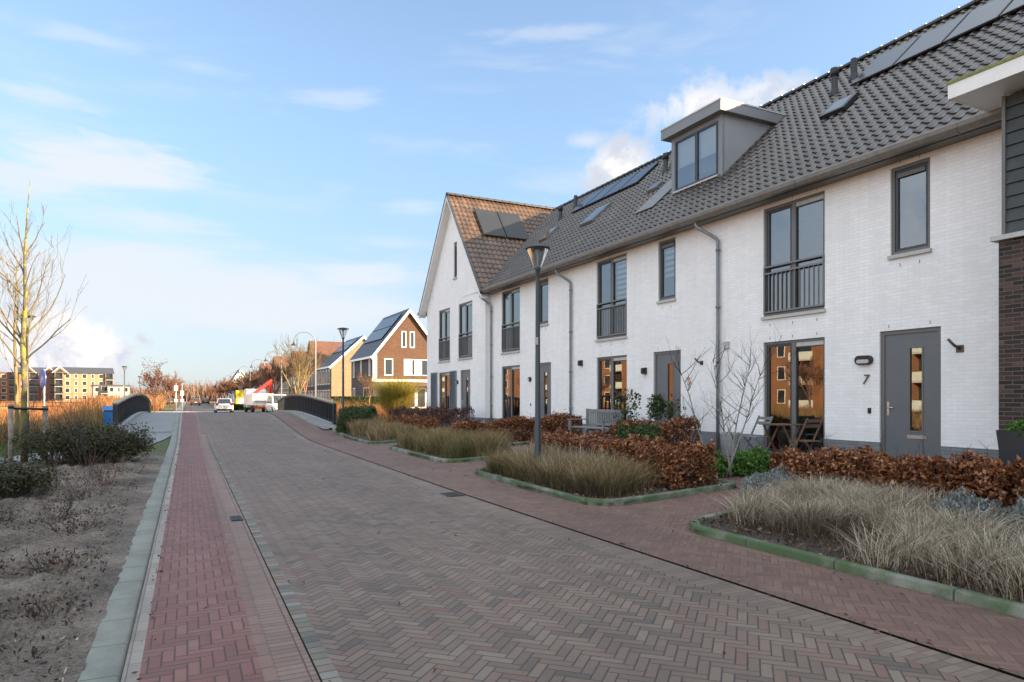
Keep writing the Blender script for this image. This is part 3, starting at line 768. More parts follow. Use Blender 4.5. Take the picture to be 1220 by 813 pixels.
def tile_slope(par,O,U,Vv,N,width,length,tw=.22,gauge=.30,name='roof',amp=.036,mat=None):
    """pantiles as real relief: every course laid over the one below"""
    O,U,Vv,N=(np.array(q,float) for q in(O,U,Vv,N)); ns=7
    cols=int(round(width/tw)); tw=width/cols; rows=int(math.ceil(length/gauge)); V=[];F=[];RN=[]
    s=np.arange(cols*ns+1)/ns; ph=s%1.0
    wave=amp*(np.where(ph<.42,np.sin(ph/.42*PI)*1.0,-.45*np.sin((ph-.42)/.58*PI)))
    tr=rng.uniform(0,1,(rows,cols)); base=0
    for r in range(rows):
        v0=r*gauge; v1=min((r+1)*gauge+.03,length+.02)
        for lev in ([(v0+.004,-.02),(v0,.024)],[(v0,.024),(v0+.012,.028),(v0+gauge*.5,.016),(v1,.0)]):
            n=len(s)
            for (v,h) in lev:
                P=O+np.outer(s*tw,U)+Vv*v+np.outer(h+wave*(1.0 if h>-.01 else .9),N); V.append(P)
                ci=np.clip((s).astype(int),0,cols-1); RN.append(tr[r][ci])
            for q in range(len(lev)-1):
                a=base+q*n+np.arange(n-1); F.append(np.stack([a,a+1,a+1+n,a+n],1))
            base+=len(lev)*n
    o=np_mesh(name,np.concatenate(V),np.concatenate(F),mat or TM,par,np.concatenate(RN),smooth=True)
    try:
        for p in (): pass
    except Exception: pass
    return o
def ridge_caps(par,a,b,r=.12):
    a,b=Vector(a),Vector(b); d=(b-a); L=d.length; d.normalize(); n=int(L/.38); m=MB(); sd=d.cross(Vector((0,0,1))).normalized()
    for k in range(n):
        p=a+d*(L*k/n); q=a+d*(L*(k+1)/n+.03)
        def ring(c,rad): return [c+sd*math.cos(t)*rad+Vector((0,0,1))*math.sin(t)*rad*.85 for t in [PI*i/6-.15+.05*i for i in range(7)]]
        A=ring(p,r*1.06);A2=ring(p,r*.86);B=ring(q,r*.92); vs=A+B+A2
        m.add(vs,[(i,i+1,8+i,7+i) for i in range(6)]+[(14+i,15+i,i+1,i) for i in range(6)],False)
    return m.build('ridge_tiles',TM,par)
def roof_pt(X,Y,h=0): return Vector((X,Y,rz_(X)))+rn*h
def roof_panel(par,name,X0,X1,y0,y1,mat,h=.10,t=.05,fr=None,inset=.04):
    m=MB(); q=[roof_pt(X0,y0,h),roof_pt(X0,y1,h),roof_pt(X1,y1,h),roof_pt(X1,y0,h)]
    m.prism(q,-rn*t); o=m.build(name,fr or mat,par)
    if fr:
        a=X0+(X1-X0)*inset;b=X1-(X1-X0)*inset;e=(y1-y0)*inset*1.3
        g=MB(); g.add([roof_pt(a,y0+e,h+.004),roof_pt(a,y1-e,h+.004),roof_pt(b,y1-e,h+.004),roof_pt(b,y0+e,h+.004)],[(0,1,2,3)])
        g.build('pane',mat,o,fix=False)
    return o
def vent(par,X,Y,tall=.55,cowl=True,r=.075):
    z=rz_(X); m=MB()
    m.lathe([(r*1.7,-.05),(r*1.25,.10),(r,.14),(r,tall)],(X,Y,z),14)
    if cowl: m.lathe([(r,tall-.18),(r*1.35,tall-.17),(r*1.35,tall),(r*1.2,tall+.03),(0,tall+.035)],(X,Y,z),14)
    else: m.lathe([(r,tall),(r*.8,tall+.02),(0,tall+.02)],(X,Y,z),14)
    m.build('vent_pipe',BK,par)
def interior(par,y0,y1,X1=20.6):
    m=MB()
    m.box(X1,X1+.2,y0,y1,0,5.9)
    m.box(FX+.25,X1,y0+.02,y0+.10,.3,5.8); m.box(FX+.25,X1,y1-.10,y1-.02,.3,5.8)
    m.box(FX+.14,X1,y0+.1,y1-.1,5.72,5.80); m.box(FX+.14,X1,y0+.1,y1-.1,2.88,3.1)
    m.box(16.0,16.1,y0+.1,y1-.1,.3,5.8)
    m.build('interior_wall',IW,par,fix=False)
    MB().box(FX+.14,X1,y0+.1,y1-.1,.0,.30).build('interior_floor',IF,par,fix=False)
def shell(par,y0,y1,ops,X=FX,ztop=5.74):
    m=MB(); wall_cells(m,X,y0,y1,.70,ztop,ops)
    # small open weep joints above and under the openings, in the wall's own mesh
    nf=len(m.f)
    for a,b,c,d in ops:
        for y in np.linspace(a+.18,b-.18,3 if b-a>1.2 else 2):
            m.box(X-.002,X+.01,y-.006,y+.006,d+.05,d+.11)
            if c>1: m.box(X-.002,X+.01,y-.006,y+.006,c-.22,c-.16)
    wo=m.build('wall',W,par,fix=False); wo.data.materials.append(BK)
    for pol in wo.data.polygons[nf:]: pol.material_index=1
    m=MB(); wall_cells(m,X,y0,y1,-.1,.70,ops); m.build('plinth',PL,par,fix=False)
def text_part(par,s,size,loc,mat,shear=0,ext=.006,name='house_number'):
    cu=bpy.data.curves.new(name,'FONT'); cu.body=s; cu.size=size; cu.extrude=ext; cu.shear=shear; cu.align_x='CENTER'; cu.offset=0
    o=bpy.data.objects.new(name+'_curve',cu); C.objects.link(o)
    dg=bpy.context.evaluated_depsgraph_get(); me=bpy.data.meshes.new_from_object(o.evaluated_get(dg)); bpy.data.objects.remove(o)
    me.materials.clear(); me.materials.append(mat); me.name=name
    q=bpy.data.objects.new(name,me); C.objects.link(q); M_=Matrix.Translation(Vector(loc))@Matrix.Rotation(R(-90),4,'Z')@Matrix.Rotation(R(90),4,'X')
    me.transform(M_); attach(q,par); return q
def cube_light(par,Y,z,s=.13):
    m=MB(); m.prism([(FX-.002,Y-s/2,z-s/2),(FX-.002,Y+s/2,z-s/2),(FX-.002,Y+s/2,z+s*.8),(FX-.002,Y-s/2,z+s*.8)],(-.09,0,-.01))
    m.box(FX-.12,FX-.05,Y-s*.4,Y+s*.4,z-s/2+.01,z+s*.6); m.build('wall_light',BK,par,fix=False)
def round_light(par,Y,z,X=FX,r=.085):
    m=MB(); m.tube([(X-.001,Y,z),(X-.05,Y,z),(X-.075,Y,z)],[r,r,r*.8],20); o=m.build('wall_light',BK,par)
    m=MB(); m.tube([(X-.074,Y,z-.015),(X-.085,Y,z-.015)],[r*.6,r*.5],16); m.build('lens',LG if 0 else SIL,o)

# --- number 7 -------------------------------------------------------
U7=thing('terraced_house','white brick terraced house numbered 7, wide black tiled roof with a row of solar panels','house',(FX,9,0),world=True,group='white terraced houses')
ops=[(6.99,8.09,.30,2.70),(9.25,10.80,.30,2.70),(7.17,7.88,4.03,5.58),(9.25,10.80,3.25,5.58)]
shell(U7,5.62,12.10,ops); interior(U7,5.62,12.10)
front_door(U7,FX,*ops[0]); window(U7,FX,*ops[1],'french','curtain0'); window(U7,FX,*ops[2],'single','net'); window(U7,FX,*ops[3],'french_rail','net')
gutter(U7,5.55,12.10); downpipe(U7,12.10)
roof7=tile_slope(U7,(EX,6.0,EZ),(0,1,0),ru,rn,6.1,RL_)
ridge_caps(U7,(RX,6.0,RZ+.02),(RX,12.10,RZ+.02))
for y in(9.93,8.83,7.73,6.63): roof_panel(roof7,'solar_panel',14.58,15.62,y+.02,y+1.08,PVM,.11,.04,BK,.02)
vent(roof7,14.75,11.62,.62); vent(roof7,15.15,11.38,.5,False)
sk=roof_panel(roof7,'skylight',13.45,13.95,10.3,10.95,SKG,.13,.10,BK,.10)
text_part(U7,'7',.25,(FX-.022,8.37,1.76),BRZ,.25)
m=MB(); m.tube([(FX,8.38,2.19)],[.1]) if 0 else None
pts=[(math.cos(t),math.sin(t)) for t in [2*PI*i/24 for i in range(24)]]
def stadium(Xa,Xb,Y,z,hw,r):
    P=[]
    for cx,cz in pts: P.append((Xa,Y+cx*r+(hw-r)*(1 if cx>0 else -1),z+cz*r))
    return MB().prism(P,(Xb-Xa,0,0))
ol=stadium(FX,FX-.07,8.38,2.20,.17,.085).build('wall_light',BK,U7)
o=stadium(FX-.071,FX-.078,8.38,2.175,.125,.035); o.build('lens',SIL,ol)
MB().box(FX-.02,FX,8.255,8.315,1.22,1.32).build('door_bell',BK,U7,fix=False)
m=MB(); m.box(FX-.012,FX,6.62,6.74,2.24,2.36); m.tube([(FX-.01,6.68,2.30),(FX-.10,6.72,2.36),(FX-.16,6.78,2.46)],.022,10); m.build('flag_holder',BRZ,U7)
# --- number 5 -------------------------------------------------------
U5=thing('terraced_house','white brick terraced house numbered 5, with the grey dormer on its roof','house',(FX,15.4,0),world=True,group='white terraced houses')
ops=[(13.48,14.57,.30,2.72),(15.76,17.28,.30,2.72),(13.68,14.37,4.04,5.60),(15.76,17.28,3.25,5.59)]
shell(U5,12.10,18.50,ops); interior(U5,12.10,18.50)
front_door(U5,FX,*ops[0]); window(U5,FX,*ops[1],'french','curtain0'); window(U5,FX,*ops[2],'single','stripes'); window(U5,FX,*ops[3],'french_rail','stripes')
gutter(U5,12.10,18.50); downpipe(U5,18.67)
roof5=tile_slope(U5,(EX,12.10,EZ),(0,1,0),ru,rn,6.4,RL_)
ridge_caps(U5,(RX,12.10,RZ+.02),(RX,18.50,RZ+.02))
sk=roof_panel(roof5,'skylight',13.55,13.82,17.02,17.50,SKG,.12,.10,ZN,.10)
roof_panel(roof5,'roof_flashing',12.40,13.75,15.75,16.62,ZN,.075,.02)
vent(roof5,14.7,18.05,.6); vent(roof5,14.95,17.9,.45)
for y in(15.75,): pass
text_part(U5,'5',.27,(FX-.022,13.17,1.83),ORG,0,.009)
cube_light(U5,14.91,2.22); MB().box(FX-.06,FX,11.5+.30,11.5+.46,2.64,2.80).build('vent_cover',SIL,U7,fix=False)
m=MB(); m.box(FX-.012,FX,12.67,12.77,2.30,2.40); m.tube([(FX-.01,12.72,2.34),(FX-.10,12.75,2.38),(FX-.15,12.80,2.46)],.02,10); m.build('flag_holder',BRZ,U5)
# dormer
DX=12.74; dz0=7.22; dz1=8.86
dm=MB()
dm.prism([(DX,13.37,dz0),(DX,13.37,dz1),(DX+ (dz1-rz_(DX))/KR+.05,13.37,dz1)],(0,.06,0)); dm.prism([(DX,15.36,dz0),(DX,15.36,dz1),(DX+(dz1-rz_(DX))/KR+.05,15.36,dz1)],(0,-.06,0))
dm.box(DX+.62,DX+.64,13.42,15.31,dz0+.75,dz1)
dorm=dm.build('dormer',DW,roof5)
m=MB(); frame_ring(m,DX-.012,DX+.06,13.36,15.37,dz0-.03,dz1,.16,.10); m.build('dormer_front',DWF,dorm,fix=False)
mid=14.33
m=MB(); frame_ring(m,DX-.03,DX+.05,13.52,15.21,dz0+.10,dz1-.13,.06); m.box(DX-.03,DX+.05,mid-.05,mid+.05,dz0+.16,dz1-.19); m.build('window_frame',DKF,dorm,fix=False)
MB().add([(DX+.0,13.58,dz0+.16),(DX+.0,15.15,dz0+.16),(DX+.0,15.15,dz1-.19),(DX+.0,13.58,dz1-.19)],[(0,3,2,1)]).build('pane',GL,dorm,fix=False)
MB().box(DX+.08,DX+.09,13.55,15.2,dz0+.75,dz1-.12).build('roller_blind',BL,dorm,fix=False)
MB().box(DX+.6,DX+.62,13.44,15.3,dz0+.3,dz1).build('room_wall',IW,dorm,fix=False)
MB().box(DX-.07,DX+.02,13.50,15.23,dz0+.05,dz0+.095).build('sill',SIL,dorm,fix=False)
m=MB(); m.box(DX-.22,15.02,13.20,15.58,dz1+.002,dz1+.26); m.build('fascia',DWF,dorm,fix=False)
m=MB(); m.box(DX-.235,15.0,13.185,15.595,dz1+.262,dz1+.30); m.build('roof_edge_trim',SIL,dorm,fix=False)
# --- number 3 -------------------------------------------------------
U3=thing('terraced_house','white brick terraced house behind the nearest lamp post, between number 5 and the gable house','house',(FX,21.8,0),world=True,group='white terraced houses')
ops=[(20.05,21.15,.30,2.72),(22.35,23.90,.30,2.72),(20.24,20.95,4.04,5.60),(22.35,23.90,3.25,5.60)]
shell(U3,18.50,25.00,ops); interior(U3,18.50,25.00)
front_door(U3,FX,*ops[0]); window(U3,FX,*ops[1],'french','curtain'); window(U3,FX,*ops[2],'single',None); window(U3,FX,*ops[3],'french_rail','curtain')
gutter(U3,18.50,24.95); downpipe(U3,24.73)
roof3=tile_slope(U3,(EX,18.50,EZ),(0,1,0),ru,rn,6.45,RL_)
e0=Vector((EX,24.95,EZ))+ru*.60; tile_slope(U3,e0,(0,1,0),ru,rn,3.2,RL_-.60,name='roof_valley_side')
ridge_caps(U3,(RX,18.50,RZ+.02),(RX,28.0,RZ+.02))
for k in range(4): roof_panel(roof3,'solar_panel',14.72,15.72,19.55+k*1.13,20.63+k*1.13,PVM,.11,.04,BK,.02)
roof_panel(roof3,'skylight',13.12,13.92,19.95,20.80,SKG,.13,.10,ZN,.08)
roof_panel(roof3,'skylight',13.30,13.90,23.55,24.15,SKG,.13,.10,ZN,.08)
vent(roof3,15.35,24.75,.5,False); vent(roof3,14.75,25.0,.55)
round_light(U3,21.53,2.17); cube_light(U3,18.12,2.58)
MB().box(FX-.015,FX,21.47,21.53,1.22,1.31).build('door_bell',BK,U3,fix=False)
# --- gable house ----------------------------------------------------
GX=11.26; GY=28.50; GZ=10.53; gy0,gy1=25.0,32.0
GH=thing('gable_house','white house with a steep gable and grey shutters at the far end of the terrace','house',(GX,GY,0),world=True,group='white terraced houses')
ops=[(26.55,27.64,.30,2.71),(28.92,30.32,.30,2.69),(26.33,27.85,3.22,5.60),(28.90,30.33,3.22,5.60)]
aw=(28.06,28.42,6.84,8.42)
m=MB(); wall_cells(m,GX,gy0,gy1,.70,5.86,ops)
kk=(GZ-5.86)/3.6
# gable triangle split round the attic window
def tri(y): return GZ-kk*abs(y-GY)-.16
ysplit=[gy0,aw[0],aw[1],GY,gy1]
def gq(a,b,za,zb): # quad strip between heights
    m.add([(GX,a,za),(GX,b,za),(GX,b,zb(b)),(GX,a,zb(a))],[(0,3,2,1)])
gq(gy0,aw[0],5.86,tri); gq(aw[0],aw[1],aw[3],tri); m.add([(GX,aw[0],5.86),(GX,aw[1],5.86),(GX,aw[1],aw[2]),(GX,aw[0],aw[2])],[(0,3,2,1)])
gq(aw[1],GY,5.86,tri); gq(GY,gy1,5.86,tri)
for a,b in((aw[0],aw[0]),(aw[1],aw[1])): m.add([(GX,a,aw[2]),(GX+.1,a,aw[2]),(GX+.1,a,aw[3]),(GX,a,aw[3])],[(0,1,2,3)])
m.add([(GX,gy0,.7),(FX+.02,gy0,.7),(FX+.02,gy0,5.86),(GX,gy0,5.86)],[(0,1,2,3)])
m.add([(GX,gy1,.7),(21,gy1,.7),(21,gy1,5.86),(GX,gy1,5.86)],[(0,3,2,1)])
m.build('wall',W,GH,fix=False)
m=MB(); wall_cells(m,GX,gy0,gy1,-.1,.70,ops); m.add([(GX,gy0,-.1),(FX+.02,gy0,-.1),(FX+.02,gy0,.7),(GX,gy0,.7)],[(0,1,2,3)])
m.add([(GX,gy1,-.1),(21,gy1,-.1),(21,gy1,.7),(GX,gy1,.7)],[(0,3,2,1)]); m.build('plinth',PL,GH,fix=False)
interior(GH,25.05,32.0)
front_door(GH,GX,*ops[0]); window(GH,GX,*ops[1],'french','plain',sill=False)
window(GH,GX,*ops[2],'french_rail','curtain'); window(GH,GX,*ops[3],'french_rail','curtain')
window(GH,GX,*aw,'single',None)
for a,b in((30.52,31.34),(28.08,28.86)):
    m=MB(); frame_ring(m,GX-.05,GX-.008,a,b,.42,2.72,.06)
    z=.50
    while z<2.64: m.add([(GX-.045,a+.06,z),(GX-.045,b-.06,z),(GX-.015,b-.06,z+.085),(GX-.015,a+.06,z+.085)],[(0,1,2,3),(3,2,1,0)]); z+=.072
    m.build('shutter',SH,GH,fix=False)
round_light(GH,27.95,2.2,GX)
def slopeV(sign): # up-slope vector for gable roof
    return Vector((0,sign*3.6,GZ-5.86)).normalized()
Lg=math.hypot(3.75,kk*3.75)
nS=Vector((0,-kk,1)).normalized(); nN=Vector((0,kk,1)).normalized()
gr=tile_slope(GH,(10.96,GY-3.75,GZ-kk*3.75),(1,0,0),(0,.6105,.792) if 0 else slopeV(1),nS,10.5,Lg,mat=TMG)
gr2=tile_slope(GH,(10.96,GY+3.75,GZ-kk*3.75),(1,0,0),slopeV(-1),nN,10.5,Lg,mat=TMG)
ridge_caps(GH,(10.94,GY,GZ+.03),(21.4,GY,GZ+.03))
# rake boards, soffit under the overhang
for sg in(-1,1):
    m=MB(); a=Vector((10.93,GY,GZ-.01)); b=Vector((10.93,GY+sg*3.78,GZ-.01-kk*3.78)); dn=Vector((0,0,-.17))
    m.prism([a,b,b+dn,a+dn],(.05,0,0)); m.build('bargeboard',WP,GH)
    m=MB(); up=Vector((0,0,.075)); m.prism([a+Vector((-.02,0,.10)),b+Vector((-.02,0,.10)),b+Vector((-.02,0,.0)),a+Vector((-.02,0,.0))],(.10,0,0)); m.build('verge_tiles',TM,GH)
    m=MB(); m.prism([a+Vector((.05,0,-.13)),b+Vector((.05,0,-.13)),b+Vector((.34,0,-.13)),a+Vector((.34,0,-.13))],(0,0,-.02)); m.build('soffit',WP,GH)
m=MB(); m.prism([(10.9,32.2,5.55),(10.9,32.42,5.62),(10.9,32.42,5.70),(10.9,32.2,5.74)],(10.4,0,0)); m.build('gutter',ZN,GH)
def g_panel(x0,x1,y0,y1):
    f=lambda x,y:Vector((x,y,GZ-kk*abs(y-GY)))+nS*.11
    o=MB().prism([f(x0,y0),f(x1,y0),f(x1,y1),f(x0,y1)],-nS*.04).build('solar_panel',BK,gr)
    e=.025; MB().add([f(x0+e,y0+e)+nS*.004,f(x1-e,y0+e)+nS*.004,f(x1-e,y1-e)+nS*.004,f(x0+e,y1-e)+nS*.004],[(0,1,2,3)]).build('pane',PVM,o,fix=False)
g_panel(12.02,13.10,26.92,27.98); g_panel(13.14,14.22,26.92,27.98)
# --- neighbour on the right ----------------------------------------
NX=10.48
NH=thing('neighbouring_house','dark brick house corner at the right edge, grey boarding above and a white flat canopy','house',(NX,2,0),world=True)
m=MB(); m.add([(NX,-9,-.1),(NX,5.58,-.1),(NX,5.58,3.72),(NX,-9,3.72)],[(0,3,2,1)]); m.add([(NX,5.58,-.1),(12,5.58,-.1),(12,5.58,3.72),(NX,5.58,3.72)],[(0,3,2,1)]); m.build('wall',DB,NH,fix=False)
MB().box(NX-.07,12,-9,5.66,3.722,3.79).build('coping',SIL,NH,fix=False)
m=MB(); z=3.80
while z<5.74:
    m.prism([(NX+.02,-9,z),(NX+.045,-9,z+.172),(NX+.09,-9,z+.172),(NX+.09,-9,z)],(0,14.52,0)); z+=.178
m.box(NX+.10,12,-9,5.50,3.79,5.76); m.build('board_cladding',SG,NH,fix=False)
MB().box(NX+.005,NX+.11,5.50,5.545,3.79,5.76).build('corner_trim',FR,NH,fix=False)
m=MB(); m.box(10.0,12.6,-9,5.97,5.79,5.805); m.build('canopy_soffit',WP,NH,fix=False)
m=MB(); m.box(9.985,12.6,5.955,5.985,5.785,5.99); m.box(9.975,10.0,-9,5.985,5.785,5.99); m.build('canopy_fascia',WP,NH,fix=False)
MB().box(9.96,12.8,-9,6.0,5.992,6.03).build('canopy_edge_trim',MOSS,NH,fix=False)
roofn=tile_slope(NH,(EX,-9.0,EZ),(0,1,0),ru,rn,15.0,RL_)
ridge_caps(NH,(RX,-9,RZ+.02),(RX,6.0,RZ+.02))
for y in(5.53,4.43,3.33,2.23): roof_panel(roofn,'solar_panel',14.58,15.62,y+.02,y+1.08,PVM,.11,.04,BK,.02)
# east slopes, party walls, rear
def back(par,y0,y1):
    m=MB(); m.prism([(RX,y0,RZ),(21.3,y0,EZ),(21.3,y0,EZ-.1),(RX,y0,RZ-.12)],(0,y1-y0,0)); m.build('rear_roof',ROOFD,par)
back(U7,6.0,12.1); back(U5,12.1,18.5); back(U3,18.5,27.5); back(NH,-9,6.0)
m=MB(); m.box(12,20.8,-9,5.6,0,5.8); m.build('rear_block',DB,NH,fix=False)
m=MB(); m.box(20.82,21,-9,5.6,0,5.8); m.build('rear_wall',DB,NH,fix=False)

# ------------------------------------------------------------------ planting beds along the fronts
bed1,poly1=planter([(5.17,-6),(5.17,6.2),(6.6,6.35),(7.3,7.25),(9.7,8.1),(9.7,-6)],[0,.55,.3,.3,.3,0],'planting bed with mossy green kerb and pale grasses, nearest on the right',KG)
bed2,poly2=planter([(5.17,7.72),(5.30,12.55),(7.75,12.75),(7.75,7.72)],[.75,.5,.2,.25],'planting bed with rounded kerb around the nearest lamp post',KG)
bed3,poly3=planter([(5.50,14.35),(5.62,19.6),(10.9,19.6),(10.9,16.9),(7.9,16.9),(7.9,14.35)],[.7,.5,.2,.2,.2,.2],'planting bed in front of the bench and the long brown hedge',KG)
bed4,poly4=planter([(5.62,21.3),(5.72,27.9),(10.6,27.9),(10.6,24.3),(8.4,21.3)],[.7,.5,.2,.2,.3],'planting bed with olive grasses in front of the gable house',KG)
def blend(*vfr):
    V=[];F=[];Rn=[];b=0
    for v,f,r in vfr: V.append(v);F.append(f+b);Rn.append(r);b+=len(v)
    return np.concatenate(V),np.concatenate(F),np.concatenate(Rn)
def grass_patch(name,label,poly,n,h,mat,w=.006,lean=.55,clumps=60,cr=.10,margin=.16,cat='grass',bend=1.0):
    c=scatter(poly,clumps,margin)[:,:2]
    k=rng.integers(0,len(c),n); off=rng.normal(0,cr,(n,2)); q=c[k]+off; ins=in_poly(q,[(a,b) for a,b in poly]); q,off,k=q[ins],off[ins],k[ins]
    P=np.column_stack([q,gz(q[:,0],q[:,1])+.04]); az=np.arctan2(off[:,1],off[:,0])+rng.normal(0,.7,len(q))
    hs=rng.uniform(.72,1.18,len(c))[k]*h
    V,F,r=blades(P,hs,w,lean,bend=bend,az=az)
    o=np_mesh(name,V,F,mat,None,r); return tag(o,label,cat,kind='stuff')
grass_patch('pale_grass','pale dry ornamental grass along the nearest planting bed',[(5.32,-4),(5.32,4.55),(6.9,4.8),(7.4,3),(7.9,-4)],23000,.32,PALEG,.0062,1.05,100,.11,.06)
grass_patch('pale_grass','pale dry ornamental grass at the corner of the nearest bed',[(5.62,5.0),(5.55,5.75),(6.2,6.2),(7.3,6.5),(7.7,6.2),(7.7,4.6),(6.8,4.55)],12500,.32,PALEG,.0062,1.05,36,.11,.06)
grass_patch('olive_grass','tan olive ornamental grass around the nearest lamp post',[(5.45,8.15),(5.55,12.3),(6.9,12.45),(6.75,8.3)],23000,.42,TANG,.0062,.9,100,.12,.08)
grass_patch('olive_grass','pale upright stems among the olive grass by the lamp post',[(5.45,8.6),(5.6,12.3),(6.9,12.4),(6.6,8.6)],1800,.50,PALEG,.008,.7,40,.12,.05)
grass_patch('olive_grass','olive ornamental grass before the bench',[(5.8,14.75),(5.85,19.3),(7.5,19.3),(7.5,14.75)],13000,.48,TANG,.010,.7,60,.12,.05)
grass_patch('olive_grass','greenish grass base before the bench',[(5.75,14.7),(5.85,19.3),(6.9,19.3),(6.9,14.65)],6000,.38,OLG,.008,.6,50,.13,.05)
grass_patch('olive_grass','olive ornamental grass in front of the gable house',[(5.95,21.7),(6.0,27.6),(7.6,27.6),(7.6,21.8)],12000,.50,TANG,.012,.7,50,.14,.05)
grass_patch('olive_grass','greenish grass base around the nearest lamp post',[(5.4,8.0),(5.5,12.4),(6.6,12.4),(6.6,8.0)],6000,.32,OLG,.009,.9,60,.12,.02)

BRS=rampmat('dead_brown_stems',[(0,(.030,.020,.012)),(.6,(.085,.058,.034)),(1,(.17,.125,.075))],.8,.1)
grass_patch('dead_stems','dark broken stems under the nearest pale grass',[(5.30,-4),(5.30,4.5),(5.5,5.8),(6.3,6.2),(7.8,6.2),(8.0,-4)],14000,.26,BRS,.006,1.3,150,.14,.05)
grass_patch('dead_stems','dark broken stems under the grass around the nearest lamp post',[(5.32,8.1),(5.45,12.4),(6.8,12.4),(6.7,8.1)],8000,.30,BRS,.006,1.1,80,.13,.05)
n=9000; q=np.column_stack([rng.uniform(5.28,8.6,n),rng.uniform(1.5,12.4,n),np.zeros(n)]); q=q[in_poly(q[:,:2],poly1)|in_poly(q[:,:2],poly2)]; q[:,2]=gz(q[:,0],q[:,1])+.07+rng.uniform(-.01,.02,len(q))
V,F,r=leaves(q,.024,2.0,szvar=.6); tag(np_mesh('leaf_litter',V,F,rampmat('bed_litter_brown',[(0,(.03,.018,.012)),(.6,(.11,.06,.035)),(1,(.28,.18,.10))]),None,r),'fallen brown leaves on the soil of the right hand beds','leaf litter',kind='stuff')
def hedge(label,pts,w,h,n,size,mat,cat='hedge',name='beech_hedge',group=None,stems=True,tw=TWIG,spikes=0,topj=.05):
    """leafy hedge along a poly-line: leaves fill the outer shell, bare twigs inside and above"""
    t=thing(name,label,cat,(pts[0][0],pts[0][1],0),world=True,group=group)
    seg=[];
    for i in range(len(pts)-1): seg.append((Vector(pts[i][:2]),Vector(pts[i+1][:2])))
    tot=sum((b-a).length for a,b in seg); P=[]
    for a,b in seg:
        d=(b-a);L=d.length;d.normalize(); nn=Vector((-d.y,d.x)); k=int(n*L/tot)
        u=rng.uniform(-w*.35,L+w*.35,k); v=rng.uniform(-1,1,k); z=rng.uniform(0,1,k)
        sh=rng.uniform(0,1,k)<.82
        # push most leaves to the shell
        ang=rng.uniform(0,2*PI,k); side=rng.uniform(0,1,k)
        v=np.where(sh&(side<.55),np.sign(v)*(1-.22*np.abs(rng.normal(0,1,k))**1.0),v); z=np.where(sh&(side>=.55),1-.16*np.abs(rng.normal(0,1,k)),z)
        z=np.clip(z,.04,1.12); lump=.10*np.sin(u*4.1+a.x*3)+.07*np.sin(u*9.7+v*3+1)+.05*np.sin(u*19+v*7)
        e=np.clip(np.minimum(u+w*.35,L+w*.35-u)/(w*.45),0,1); rnd=.55+.45*np.sqrt(1-(1-e)**2)
        hv=h*(1+lump*.9)*(.88+.12*rnd); v=v*rnd*(1+lump*.8)*(1-.20*np.clip(z,0,1)**3)
        x=a.x+d.x*u+nn.x*v*w*.5; y=a.y+d.y*u+nn.y*v*w*.5
        zz=gz(x,y)+.05+z*hv+rng.normal(0,topj*.5,k)
        P.append(np.column_stack([x,y,zz]))
    P=np.concatenate(P); V,F,r=leaves(P,size,1.9)
    np_mesh('foliage',V,F,mat,t,r)
    if stems:
        m=MB()
        for a,b in seg:
            L=(b-a).length; k=int(L*26)
            for _ in range(k):
                p=a.lerp(b,random.random()); nn=Vector((-(b-a).y,(b-a).x)).normalized(); p=p+nn*random.uniform(-.42,.42)*w
                z0=g1(p.x,p.y); q=[Vector((p.x,p.y,z0))]
                hh=h*random.uniform(.6,1.0)+(random.uniform(.05,.45) if random.random()<spikes else 0)
                dx=Vector((random.gauss(0,.10),random.gauss(0,.10),0))
                for s_ in(.35,.7,1.0): q.append(Vector((p.x,p.y,z0+hh*s_))+dx*s_*hh*1.6+Vector((random.gauss(0,.012),random.gauss(0,.012),0)))
                m.tube(q,[.008,.006,.004,.0018],4,False,False)
                for c_ in range(3):
                    b0=q[2].lerp(q[3],random.random()); m.tube([b0,b0+Vector((random.gauss(0,.08),random.gauss(0,.08),random.uniform(.03,.12)))],[.003,.0012],3,False,False)
        m.build('branches',tw,t,fix=False)
    return t
hedge('brown beech hedge before the door of number 7, with bare twigs poking out',[(8.68,4.75),(8.42,7.35)],.72,.46,14000,.038,BEECH,spikes=.45,group='brown beech hedges')
hedge('brown beech hedge at the far right edge, beside the tall dark planter',[(8.8,4.15),(8.8,.5)],.7,.52,9000,.042,BEECH,group='brown beech hedges')
hedge('brown beech hedge behind the grass around the nearest lamp post',[(7.10,8.2),(7.10,12.4)],.85,.58,21000,.036,BEECH,spikes=.1,group='brown beech hedges')
hedge('brown beech hedge running from the bench toward the street',[(10.6,17.35),(7.2,17.5)],.75,.62,13000,.040,BEECH,spikes=.1,group='brown beech hedges')
hedge('low brown beech hedge end behind the flowerpot at number 5',[(8.6,12.0),(10.4,12.0)],.6,.66,6500,.036,BEECH,group='brown beech hedges')
hedge('green evergreen shrub row before the door of number 5',[(8.2,10.9),(9.6,12.9)],.9,.62,12000,.032,GRN,cat='shrub',name='evergreen_shrub',group='evergreen shrubs')
hedge('dark green clipped box shrub between the far lamp post and the bridge railing',[(6.25,26.3),(7.1,28.3)],1.3,.75,17000,.030,GRN,cat='shrub',name='box_shrub')
hedge('purple brown bare shrub row below the shuttered window',[(8.6,27.6),(10.3,25.2)],1.2,.75,8000,.035,rampmat('purple_dry_leaves',[(0,(.045,.020,.018)),(.6,(.115,.055,.045)),(1,(.19,.11,.085))],.6,.15),cat='shrub',name='purple_shrub',tw=PTWIG,spikes=.5)
hedge('brown beech hedge in front of the gable house door',[(7.9,22.0),(7.9,24.6)],.7,.55,8000,.042,BEECH,group='brown beech hedges')
